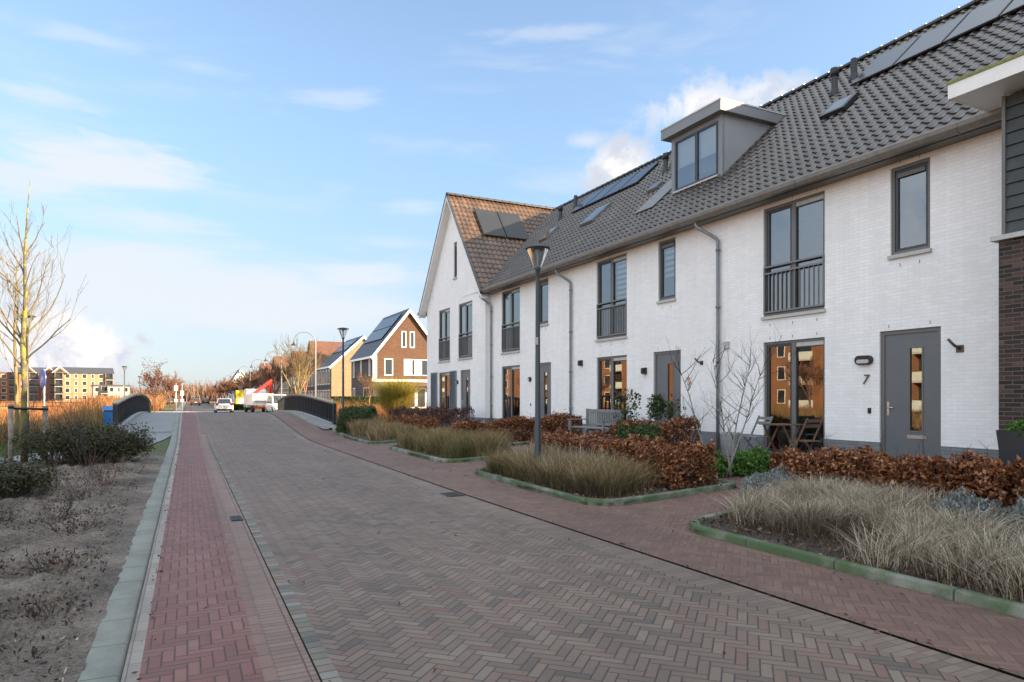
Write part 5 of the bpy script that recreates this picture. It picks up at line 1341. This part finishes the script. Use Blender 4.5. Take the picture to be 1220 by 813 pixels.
def gabled(label,x0,x1,y0,y1,eave,ridge,axis,wm,rm,side=None,group='houses along the far street',ov=.25,trim=WP):
    t=thing('gabled_house',label,'house',((x0+x1)/2,(y0+y1)/2,0),world=True,group=group)
    m=MB()
    if axis=='y':
        xm=(x0+x1)/2; sec=[(x0,0),(x1,0),(x1,eave),(xm,ridge),(x0,eave)]; m.prism([(x,y0,z) for x,z in sec],(0,y1-y0,0))
    else:
        ym=(y0+y1)/2; sec=[(y0,0),(y1,0),(y1,eave),(ym,ridge),(y0,eave)]; m.prism([(x0,y,z) for y,z in sec],(x1-x0,0,0))
    m.build('wall',wm,t)
    if side is not None:
        MB().box(x0-.012,x0-.002,y0,y1,0,eave-.0).build('side_wall',side,t,fix=False)
    m=MB(); th=.18
    if axis=='y':
        k=(ridge-eave)/(xm-x0)
        for sg in(-1,1):
            A=(xm,ridge+.02);B=(xm+sg*(xm-x0+ov),eave-ov*k+.02)
            m.prism([(A[0],y0-ov,A[1]),(B[0],y0-ov,B[1]),(B[0],y0-ov,B[1]+th),(A[0],y0-ov,A[1]+th*1.15)],(0,y1-y0+2*ov*.6,0))
    else:
        k=(ridge-eave)/(ym-y0)
        for sg in(-1,1):
            A=(ym,ridge+.02);B=(ym+sg*(ym-y0+ov),eave-ov*k+.02)
            m.prism([(x0-ov,A[0],A[1]),(x0-ov,B[0],B[1]),(x0-ov,B[0],B[1]+th),(x0-ov,A[0],A[1]+th*1.15)],(x1-x0+2*ov,0,0))
    rf=m.build('roof',rm,t)
    if axis=='y' and trim:
        for sg in(-1,1):
            m=MB(); A=Vector((xm,y0-ov-.06,ridge+.16));B=Vector((xm+sg*(xm-x0+ov),y0-ov-.06,eave-ov*k+.16)); dn=Vector((0,0,-.38))
            m.prism([A,B,B+dn,A+dn],(0,.055,0)); m.build('bargeboard',trim,t)
        MB().box(x0-ov-.12,x0-ov+.02,y0-ov,y1+ov*.2,eave-ov*k-.06,eave-ov*k+.16).build('gutter',trim,t,fix=False)
    return t,rf
br,brf=gabled('brown brick house with white trimmed gable, first beyond the bridge on the right',18.5,26.1,69,78.6,5.95,10.7,'y',BB,ROOFD,PB,group=None)
for a in((21.48,21.98,6.78,8.5),(22.38,22.9,6.78,8.5),(19.63,20.55,3.84,5.6)): solid_window(br,'y',*a,69,t=.09)
solid_window(br,'y',22.55,22.95,3.86,5.58,69); solid_window(br,'y',23.62,24.4,3.86,5.58,69)
for a,b in((21.72,22.54),(22.96,23.6)): MB().box(a,b,68.95,69,3.86,5.58).build('window_panel',WP,br,fix=False)
MB().box(18.35,26.3,68.9,69,3.18,3.44).build('trim_band',WP,br,fix=False)
MB().box(18.42,18.84,68.93,68.999,3.45,5.95).build('corner_board',WP,br,fix=False)
m=MB(); m.prism([(20.5,69,3.12),(20.5,67.8,2.80),(20.5,67.8,2.72),(20.5,69,2.72)],(5.7,0,0)); m.build('awning',ROOFR,br)
MB().box(18.45,20.5,68.97,69,.0,3.17).build('lower_wall',PB,br,fix=False)
for a in((20.9,21.85),(21.95,23.05),(23.07,24.2)): solid_window(br,'y',a[0],a[1],.42,2.6,69,t=.14,name='french_door')
for a in((77.1,77.7,3.8,5.6),(73.8,74.3,3.8,5.6),(70.2,70.75,3.8,5.6),(76.8,77.7,.9,2.65),(70.4,73,.9,2.65)): solid_window(br,'x',*a,18.485,t=.12)
def side_panels(par,x0,xr,e,r,y0,y1,n,u0=.42,u1=.93):
    k=(r-e)/(xr-x0); nn=Vector((-k,0,1)).normalized()
    f=lambda u,y:Vector((x0+(xr-x0)*u,y,e+(r-e)*u))+nn*.26
    for i in range(n):
        a=y0+(y1-y0)*i/n; b=y0+(y1-y0)*(i+1)/n-.05
        for q0,q1 in((u0,(u0+u1)/2-.01),((u0+u1)/2+.01,u1)):
            MB().prism([f(q0,a),f(q0,b),f(q1,b),f(q1,a)],-nn*.05).build('solar_panel',PVM,par)
side_panels(brf,18.5,22.3,5.95,10.7,70,77.6,5,.34,.92)
hb,hbf=gabled('pale yellow brick house with a dark roof, directly behind the brown one',18.5,26.9,89.6,99.4,5.7,9.6,'y',YB,ROOFD,PB)
side_panels(hbf,18.5,22.7,5.7,9.6,90.5,98.5,5,.5,.9)
for k in range(5):
    y=90.4+k*1.85; solid_window(hb,'x',y,y+1.25,3.3,5.4,18.485,t=.10); solid_window(hb,'x',y,y+1.25,.5,2.6,18.485,t=.10)
specs=[(99.7,109.3,9.8,'x',BB,ROOFR,'brown brick house with an orange brown roof, first cross gable down the far street'),
 (109.5,116.5,8.6,'y',YB,ROOFD,'pale house with a dark roof between the first two cross gables'),
 (116.7,125.3,9.3,'x',BB,ROOFR,'brown brick house with an orange brown roof, second cross gable down the far street'),
 (125.5,139.8,8.6,'y',YB,ROOFR,'long pale terrace between the second and third cross gables'),
 (140,149,9.7,'x',OB,ROOFR,'orange brick house, third cross gable down the far street'),
 (149.2,162.8,8.6,'y',YB,ROOFD,'long pale terrace between the third and fourth cross gables'),
 (163,172,9.4,'x',BB,ROOFR,'brown brick house, fourth cross gable down the far street'),
 (172.2,200,8.6,'y',YB,ROOFR,'furthest long terrace on the right of the far street')]
for y0,y1,rg,ax,wm,rm,lab in specs:
    h,_=gabled(lab,18.5,27.5,y0,y1,5.6,rg,ax,wm,rm,None,trim=WP if ax=='y' else None)
    k=y0+.8
    while k<y1-1.6:
        solid_window(h,'x',k,k+1.2,3.2,5.1,18.49,t=.10); solid_window(h,'x',k,k+1.2,.5,2.6,18.49,t=.10); k+=2.3
    if ax=='x': solid_window(h,'x',(y0+y1)/2-.6,(y0+y1)/2+.6,6.0,7.6,18.49)
h,_=gabled('white gabled house seen end on far down the street on the right',14.5,20,205,216,5.5,9.5,'y',W,ROOFD,None)
for x in(15.6,17.6): solid_window(h,'y',x,x+1.1,.6,2.6,205); solid_window(h,'y',x,x+1.1,3.3,5.2,205)
# apartments across the reed field
def apartment(label,loc,rz,wid,dep,st,wm,rm,pat,gab=(),flat=False,group='apartment blocks across the reeds'):
    t=thing('apartment_building',label,'building',loc,rz,group=group); H=3.0*st
    MB().box(-wid/2,wid/2,0,dep,-1,H).build('wall',wm,t,fix=False)
    if flat: MB().box(-wid/2-.3,wid/2+.3,-.3,dep+.3,H+.002,H+.5).build('roof',rm,t,fix=False)
    else: MB().prism([(-wid/2-.4,-.5,H-.1),(-wid/2-.4,dep/2,H+2.6),(-wid/2-.4,dep+.5,H-.1)],(wid+.8,0,0)).build('roof',rm,t)
    n=len(pat); bw=wid/n
    for i,ch in enumerate(pat):
        xa=-wid/2+i*bw
        for s_ in range(st):
            z=s_*3.0
            if ch=='b':      # recessed balcony bay
                m=MB(); m.box(xa+bw*.10,xa+bw*.90,-.10,0.0,z+.35,z+2.75); w=m.build('balcony_opening',FGL,t,fix=False)
                m=MB(); m.box(xa+bw*.05,xa+bw*.95,-1.15,-.101,z+.12,z+.32); w=m.build('balcony',SIL,t,fix=False)
                m=MB(); m.box(xa+bw*.05,xa+bw*.95,-1.17,-1.12,z+.321,z+1.25); m.build('balustrade',BALC if group!='apartment blocks across the reeds' else BM,w,fix=False)
                m=MB(); m.box(xa+bw*.02,xa+bw*.09,-1.1,-.0,z,z+3.0); m.box(xa+bw*.91,xa+bw*.98,-1.1,-.0,z,z+3.0); m.build('pier',wm,w,fix=False)
            elif ch in'wn':
                q=.22 if ch=='w' else .34
                solid_window(t,'y',xa+bw*q,xa+bw*(1-q),z+.8,z+2.6,-.02,t=.09)
    for gx,gw in gab:
        MB().prism([(gx-gw/2,-1.2,H),(gx+gw/2,-1.2,H),(gx,-1.2,H+2.5)],(0,dep/2+1,0)).build('gable',wm,t)
        MB().prism([(gx-gw/2+.9,-1.22,H+.2),(gx+gw/2-.9,-1.22,H+.2),(gx,-1.22,H+1.75)],(0,.02,0)).build('gable_window',FGL,t)
        m=MB(); 
        for sg in(-1,1): m.prism([(gx,-1.4,H+2.75),(gx+sg*(gw/2+.3),-1.4,H),(gx+sg*(gw/2+.3),-1.4,H-.25),(gx,-1.4,H+2.45)],(0,dep/2+1,0))
        m.build('gable_roof',WP,t)
    return t
apartment('pale four storey apartment block with a dark roof, right of the mossy tree',(-33,338,0),R(8),21,12,4,YB,ROOFD,'bwnwnwb',[(-8.6,5)])
apartment('pale brown apartment block partly behind the mossy tree and blue sign',(-50,346,0),R(8),14,12,4,OB,ROOFD,'wbnb',[(-3.5,4.5),(3.4,4.5)])
apartment('orange brown apartment block at the left edge behind the trees',(-68.5,353,0),R(8),20,12,4,OB,ROOFR,'wbwbwb',[],True)
apartment('low distant pale apartment block seen over the left bridge railing',(-20.5,300,0),R(8),12,10,2,plain('pale_grey_render',(.30,.28,.27),.8),ROOFD,'wbwnw',[],True)
# blocks facing the terrace across the water, out of the frame, mirrored in its windows
ap=apartment('orange brick apartment block with pale balconies facing the terrace across the water',(-48,58,0),R(90),40,12,3,OB,ROOFR,'wbwbwbnbwb',[],True,group='apartment blocks facing the terrace')
for i,(y,x) in enumerate([(112,-47),(160,-46)]):
    c=copy_tree(ap); c.location=(x,y,0); c['label']=['second orange brick apartment block facing the terrace across the water','third orange brick apartment block facing the terrace across the water'][i]
ap2=copy_tree(ap); ap2.location=(-50,12,0); ap2['label']='orange brick apartment block level with the camera, facing the terrace across the water'

# ------------------------------------------------------------------ vehicles
def car(label,loc,rz,paint,L=4.0,Wd=1.72,Ht=1.45,van=False,group=None):
    t=thing('parked_car',label,'car',loc,rz,group=group)  # nose towards +Y locally
    h=Wd/2
    # stations: y, half width bottom/belt, z bottom, z belt
    st=[(-L/2,h*.86,.42,.80),(-L/2+.12,h*.97,.26,.95),(-L/2+.6,h,.22,.97),(0,h,.20,.94),(L/2-1.0,h,.22,.90),(L/2-.35,h*.95,.25,.78),(L/2,h*.78,.40,.62)]
    vs=[];fs=[]
    for y,w_,zb,zt in st: vs+=[(-w_*.94,y,zb),(-w_,y,zb+.18),(-w_,y,zt-.12),(-w_*.90,y,zt),(w_*.90,y,zt),(w_,y,zt-.12),(w_,y,zb+.18),(w_*.94,y,zb)]
    for i in range(len(st)-1):
        for j in range(8): a=8*i+j;b=8*i+(j+1)%8; fs.append((a,b,b+8,a+8))
    fs+=[tuple(range(8)),tuple(8*(len(st)-1)+k for k in reversed(range(8)))]
    m=MB(); m.add(vs,fs); body=m.build('body',paint,t)
    y0,y1,y2,y3=(-L/2+.12,-L/2+.42,L/2-1.9,L/2-1.05)
    m=MB(); a,b=h*.88,h*.72
    m.add([(-a,y0,.93),(a,y0,.93),(a,y3,.90),(-a,y3,.90),(-b,y1,Ht),(b,y1,Ht),(b,y2,Ht),(-b,y2,Ht),(-b*.9,(y1+y2)/2,Ht+.04),(b*.9,(y1+y2)/2,Ht+.04)],[(0,1,5,4),(1,2,6,5),(2,3,7,6),(3,0,4,7),(4,5,9,8),(8,9,6,7)])
    cab=m.build('cabin',paint,t)
    m=MB(); lerp=lambda p,q,u:Vector(p).lerp(Vector(q),u)
    def pan(p0,p1,p2,p3,name,push,i0=.08,i1=.10):
        p=[Vector(q) for q in(p0,p1,p2,p3)]; c=sum(p,Vector())/4; q=[v+(c-v)*i0+Vector(push) for v in p]; MB().add(q,[(0,1,2,3)]).build(name,FGL,cab,fix=False)
    pan((-a,y0,.93),(a,y0,.93),(b,y1,Ht),(-b,y1,Ht),'rear_window',(0,-.012,.004),.16)
    pan((a,y3,.90),(-a,y3,.90),(-b,y2,Ht),(b,y2,Ht),'windscreen',(0,.012,.004),.12)
    for s_ in(-1,1): pan((s_*a,y0+.1,.93),(s_*a,y3,.90),(s_*b,y2,Ht),(s_*b,y1+.1,Ht),'side_window',(s_*.012,0,.002),.15)
    for s_ in(-1,1):
        for y in(-L/2+.72,L/2-.78):
            w_=MB().tube([(s_*(h-.20),y,.31),(s_*(h+.005),y,.31)],.31,20,smooth=False).build('wheel',TYRE,t)
            MB().tube([(s_*(h+.004),y,.31),(s_*(h+.015),y,.31)],.19,16,smooth=False).build('rim',GS,w_)
        MB().box(s_*(h-.30),s_*(h-.04),-L/2-.005,-L/2+.16,.78,1.02).build('tail_light',RL,t,fix=False)
        MB().box(s_*(h-.42),s_*(h-.14),L/2-.12,L/2+.012,.58,.70).build('headlight',SIL,t,fix=False)
    MB().box(-.26,.26,-L/2-.02,-L/2+.01,.62,.73).build('number_plate',YEL,t,fix=False)
    MB().box(-h*.9,h*.9,-L/2-.03,-L/2+.06,.30,.44).build('bumper',BK,t,fix=False)
    return t
c1=car('white hatchback seen from behind just past the bridge crest','' and 0 or (4.75,76.0,-.02),R(-1),CARW)
cd_=car('dark parked car on the left verge of the far street',(-.2,172,0),0,CARD,group='small dark cars far down the street')
for i,(x,y) in enumerate([(4.2,150),(7.4,185),(5.6,215)]):
    c=copy_tree(cd_); c.location=(x,y,0); c['label']=['dark car in the middle of the far street behind the white hatchback','dark car parked at the right of the far street','furthest dark car down the street'][i]
# white truck with red loading crane and a white van beside it
t=thing('crane_truck','white flatbed truck with a raised red crane arm right of the far street','truck',(8.3,77.5,0),R(4))
MB().box(-1.05,1.05,-2.6,1.2,.75,1.95).build('cargo_box',CARW,t,fix=False)
m=MB(); m.prism([(-1.0,1.3,.5),(-1.0,3.1,.5),(-1.0,3.1,1.5),(-1.0,2.7,2.5),(-1.0,1.3,2.5)],(2.0,0,0)); m.build('cab',CARW,t)
MB().box(-.85,.85,-2.62,-2.603,1.0,1.85).build('tailgate',GS,t,fix=False)
MB().box(-1.0,1.0,-2.75,-2.55,.45,.62).build('rear_bumper',RED,t,fix=False)
m=MB(); m.bar((-.9,-2.3,1.9),(1.15,-.6,3.35),.22,.24); m.build('crane_arm',RED,t); m=MB(); m.bar((1.15,-.6,3.4),(1.3,.6,1.9),.24,.26); m.build('crane_post',RED,t)
MB().box(-.55,.0,-2.64,-2.621,.62,.76).build('number_plate',YEL,t,fix=False)
for s_ in(-1,1):
    for y in(-1.7,2.2): MB().tube([(s_*.78,y,.42),(s_*1.03,y,.42)],.42,18,smooth=False).build('wheel',TYRE,t)
t=car('white delivery van parked beside the crane truck near the right railing',(9.6,72.0,0),R(184),CARW,4.4,1.85,1.85,group=None); t.name='parked_van'; t['category']='van'

# ------------------------------------------------------------------ trees beyond the bridge
def bare_tree(label,loc,h,mt,mc,seed,trunk=.25,spread=.55,depth=3,kids=4,first=.3,group=None,minr=.012,twigr=.05,crown=.5):
    random.seed(seed); t=thing('bare_tree',label,'tree',loc,group=group)
    tp=[Vector((0,0,-.2)),Vector((0,0,h*first))]; MB().tube(tp,[trunk*.5,trunk*.42],8).build('trunk',mt,t)
    m=MB()
    for k in range(7):
        a=2*PI*k/7+random.uniform(-.3,.3); sp=random.uniform(.25,1.0)*spread*1.3
        branch(m,(0,0,h*first*random.uniform(.75,1.0)),(math.cos(a)*sp,math.sin(a)*sp,1),h*(1-first)*crown*random.uniform(.85,1.1),trunk*.28,depth,spread,.28,5,kids,5,minr,None,.10,.62)
    m.build('crown',mc,t,fix=False); return t
bare_tree('big pale yellow bare tree rising behind the right bridge railing',(9.6,61,0),8.0,YTWIG,YTWIG,3,.34,.5,3,4,.22,minr=.011,crown=.52)
bare_tree('reddish bare tree just behind the big pale one',(11.5,68,0),7.4,PTWIG,RTWIG,4,.25,.5,3,5,.3,minr=.016)
bare_tree('slim bare tree in front of the yellow brick house',(15.2,58,0),4.6,YTWIG,RTWIG,6,.10,.35,2,5,.35,minr=.012)
pt=bare_tree('orange brown bare tree nearest in the right hand row of the far street',(10.8,84,0),7.2,PTWIG,RTWIG,9,.22,.5,3,5,.28,group='bare trees lining the far street',minr=.02)
pt2=bare_tree('orange brown bare tree nearest in the left hand row of the far street',(-2.4,118,0),6.4,PTWIG,RTWIG,10,.2,.5,3,5,.28,group='bare trees lining the far street',minr=.02)
num=['second','third','fourth','fifth','sixth','seventh','eighth','ninth','tenth','eleventh','twelfth','thirteenth','fourteenth']
for i,y in enumerate([93,102,112,123,135,148,162,178,196,216,240,270,305]):
    c=copy_tree(pt if i%2 else pt2); c.location=(11.0+y*.006+random.uniform(-.5,.5),y,0); c.rotation_euler.z=random.uniform(0,6); s_=random.uniform(.85,1.1); c.scale=(s_,s_,s_); c['label']='orange brown bare tree, %s in the right hand row of the far street'%num[i]
for i,y in enumerate([129,142,156,172,190,212,238,268,300]):
    c=copy_tree(pt2 if i%2 else pt); c.location=(-2.2+y*.0185+random.uniform(-.8,.3),y,0); c.rotation_euler.z=random.uniform(0,6); s_=random.uniform(.75,.95); c.scale=(s_,s_,s_); c['label']='orange brown bare tree, %s in the left hand row of the far street'%num[i]
for i,(x,y) in enumerate([(-36,34),(-33,47),(-38,60),(-34,74),(-37,90),(-34,108),(-36,128)]):  # unseen trees, added to put twigs into the window reflections
    c=copy_tree(pt if i%2 else pt2); c.location=(x,y,-.5); c.rotation_euler.z=i*1.3; c['group']='unseen bare trees added for the window reflections'; c['label']='unseen bare tree added for window reflections before the orange apartment blocks, %s from the camera'%(['nearest']+num)[i]
random.seed(12)
t=thing('brown_leafed_tree','small tree with brown leaves left of the far street past the bridge','tree',(-1.6,84,0)); m=MB(); tips=[]
m.tube([(0,0,-.1),(0,0,1.5),(.05,0,4.6)],[.09,.07,.02],8); m.build('trunk',PTWIG,t); m=MB()
for k in range(22): a=random.uniform(0,6.3); branch(m,(0,0,random.uniform(1.3,4.2)),(math.cos(a),math.sin(a),.8),random.uniform(.8,1.5),.03,1,.5,.2,4,4,4,.012,tips)
m.build('branches',PTWIG,t,fix=False); Q=np.array([tuple(p) for p in tips]); k=rng.integers(0,len(Q),520); V,F,r=leaves(Q[k]+rng.normal(0,.12,(520,3)),.11,1.6); np_mesh('foliage',V,F,rampmat('brown_clinging_leaves',[(0,(.06,.03,.02)),(1,(.19,.09,.05))]),t,r)
bare_tree('thin bare tree between the brown leafed one and the white posts',(.3,98,0),5.2,PTWIG,RTWIG,14,.1,.3,2,4,.3,minr=.014)
# twig thickets, hedges and the far wood
def thicket(name,label,x0,x1,y0,y1,n,h,wd,mat,lean=.5,cat='bushes',dens=None,hv=.4):
    q=np.column_stack([rng.uniform(x0,x1,n),rng.uniform(y0,y1,n),np.zeros(n)]); q[:,2]=gz(q[:,0],q[:,1])-.03
    hh=h*(.7+.3*np.sin(q[:,0]*.9+q[:,1]*.4)*np.cos(q[:,1]*.31)+.15*rng.normal(size=n))
    V,F,r=blades(q,np.abs(hh)+.1,wd,lean,hv=hv); o=np_mesh(name,V,F,mat,None,r); return tag(o,label,cat,kind='stuff')
thicket('orange_thicket','orange brown scrub left of the far street',-12,-1.2,92,150,16000,1.9,.05,rampmat('orange_scrub',[(0,(.14,.06,.025)),(.6,(.32,.15,.055)),(1,(.48,.28,.12))],.8,.2),.7)
thicket('far_wood','distant brown wood along the horizon',-150,-4,380,520,20000,6.5,.45,rampmat('far_wood_brown',[(0,(.08,.055,.045)),(.6,(.16,.10,.075)),(1,(.25,.17,.12))],.9),.4,cat='wood')
thicket('far_wood','distant brown wood closing the end of the street',-3,70,330,470,16000,7.5,.45,MATS['far_wood_brown'],.4,cat='wood')
thicket('reeds','tall tan reeds and dry grass between footpath and water',-16,-4.9,22.5,33.8,15000,1.15,.016,REED,.35,cat='reeds')
thicket('reeds','tan reeds left of the bridge railing',-6,-2.5,29.5,34,3000,.8,.014,REED,.35,cat='reeds')
thicket('reeds','sunlit tan reeds by the near water edge at the far left',-34,-15,18,34,12000,1.1,.02,REED,.35,cat='reeds')
thicket('reeds','orange reed field across the water',-60,-3.4,45,75,26000,.95,.035,OREED,.35,cat='reeds')
thicket('reeds','far part of the orange reed field',-110,-4.0,75,190,30000,.9,.09,OREED,.3,cat='reeds')
thicket('reeds','orange reeds beside the right bridge railing',7.4,15.5,45.2,54,5000,1.0,.025,OREED,.3,cat='reeds')
thicket('reeds','tan reed plumes before the brown brick house',8.6,17,36,44.8,1500,2.0,.02,REED,.4,cat='reeds')
thicket('reeds','orange reeds on the near water edge behind the box shrub',7.3,15,29.5,34.5,2600,1.0,.018,OREED,.3,cat='reeds')
thicket('verge_grass','yellow green verge grass past the bridge',-8,-1.6,52,79,9000,.14,.05,plain('verge_grass_green',(.13,.15,.03),.8),.5,cat='grass')
t=thing('willow_shrub','tall yellow green willow shrub before the brown brick house','shrub',(12.3,40.5,0)); n=7000
a=rng.uniform(0,2*PI,n); q=np.column_stack([np.cos(a),np.sin(a),np.zeros(n)])*rng.uniform(0,.45,n)[:,None]; V,F,r=blades(q,2.05,.020,.55,az=a+rng.normal(0,.5,n),hv=.55); np_mesh('foliage',V,F,WILL,t,r)
m=MB()
for k in range(14): aa=random.uniform(0,6.3); m.tube([(0,0,0),(math.cos(aa)*.3,math.sin(aa)*.3,1.3),(math.cos(aa)*.7,math.sin(aa)*.7,2.4)],[.03,.02,.008],5,False)
m.build('branches',YTWIG,t,fix=False)
t=thing('clipped_hedge','tall dark clipped hedge before the side of the brown brick house','hedge',(16,60,0),world=True)
n=26000; q=np.column_stack([rng.uniform(12.4,18.2,n),rng.uniform(59.2,60.6,n),rng.uniform(0,1.62,n)]); s_=rng.uniform(0,1,n); q[:,1]=np.where(s_<.5,59.2+np.abs(rng.normal(0,.08,n)),q[:,1]); q[:,2]=np.where(s_>.75,1.62-np.abs(rng.normal(0,.07,n)),q[:,2])
V,F,r=leaves(q,.075,1.6); np_mesh('foliage',V,F,GRN,t,r); MB().box(12.6,18.0,59.4,60.4,0,1.45).build('branches',TWIG,t,fix=False)
# low hedge and yellow sign beside the far street
t=thing('low_hedge','low dark green hedge between the hatchback and the crane truck','hedge',(8,88,0),world=True)
n=5000; q=np.column_stack([rng.uniform(5.9,9.5,n),rng.uniform(92,93.2,n),rng.uniform(0,.75,n)]); V,F,r=leaves(q,.09,1.6); np_mesh('foliage',V,F,GRN,t,r)
t=thing('notice_board','yellow and white notice board beside the far street','sign',(8.3,95,0)); MB().box(-.9,.9,-.04,.04,.7,2.5).build('board',YEL,t,fix=False); MB().box(-.6,.3,-.06,-.041,.8,1.5).build('notice',WP,t,fix=False)
m=MB(); m.tube([(-.8,.08,0),(-.8,.08,2.4)],.05,6); m.build('post',PO,t); m=MB(); m.tube([(.8,.08,0),(.8,.08,2.4)],.05,6); m.build('post',PO,t)
# long dark fence beyond the reed field
t=thing('field_fence','long low dark rail fence across the reed field','fence',(-12,98,0),world=True)
m=MB(); A=Vector((-48,110,0)); B=Vector((-7.0,96,0)); 
for z in(1.40,.95,.5): m.bar(A+Vector((0,0,z)),B+Vector((0,0,z)),.05,.07)
m.build('rail',BM,t)
for k in range(22): p=A.lerp(B,k/21); MB().box(p.x-.05,p.x+.05,p.y-.05,p.y+.05,-.6,1.46).build('post',BM,t,fix=False)
# iron drain covers
for i,(x,y,w_,h_) in enumerate([(.55,9.15,.13,.34),(4.05-.16,9.9,.26,.42)]):
    t=thing('drain_cover',['small iron drain cover in the left brick gutter','iron drain cover in the right gutter beside the red strip'][i],'drain cover',(x+SL*y*(i==0),y,.004 if i else .003))
    m=MB(); m.box(-w_/2,w_/2,-h_/2,h_/2,-.02,.006); m.build('cover',plain('cast_iron%d'%i,(.045,.04,.036),.6,.4),t,fix=False)
    m=MB()
    for k in range(6): m.box(-w_*.38,w_*.38,-h_*.4+k*h_*.15,-h_*.4+k*h_*.15+.018,.0062,.009)
    m.build('slots',BK,t,fix=False)

# stray leaves and grit blown along the gutters and kerbs
n=420; yy=1.5+26*rng.uniform(0,1,n)**1.4; side=rng.integers(0,4,n)
xx=np.select([side==0,side==1,side==2],[-.27+SL*yy+np.abs(rng.normal(0,.05,n)),4.02+np.abs(rng.normal(0,.07,n)),5.08-np.abs(rng.normal(0,.08,n))],rng.uniform(-.2,5.0,n))
V,F,r=leaves(np.column_stack([xx,yy,zr(yy)+.014+rng.uniform(0,.006,n)]),.020,1.9,szvar=.7); V[:,2]=np.clip(V[:,2],np.repeat(zr(yy),4)+.006,np.repeat(zr(yy),4)+.022)
tag(np_mesh('leaf_litter',V,F,MATS['bed_litter_brown'],None,r),'few dry leaves blown along the gutters and kerbs of the street','leaf litter',kind='stuff')
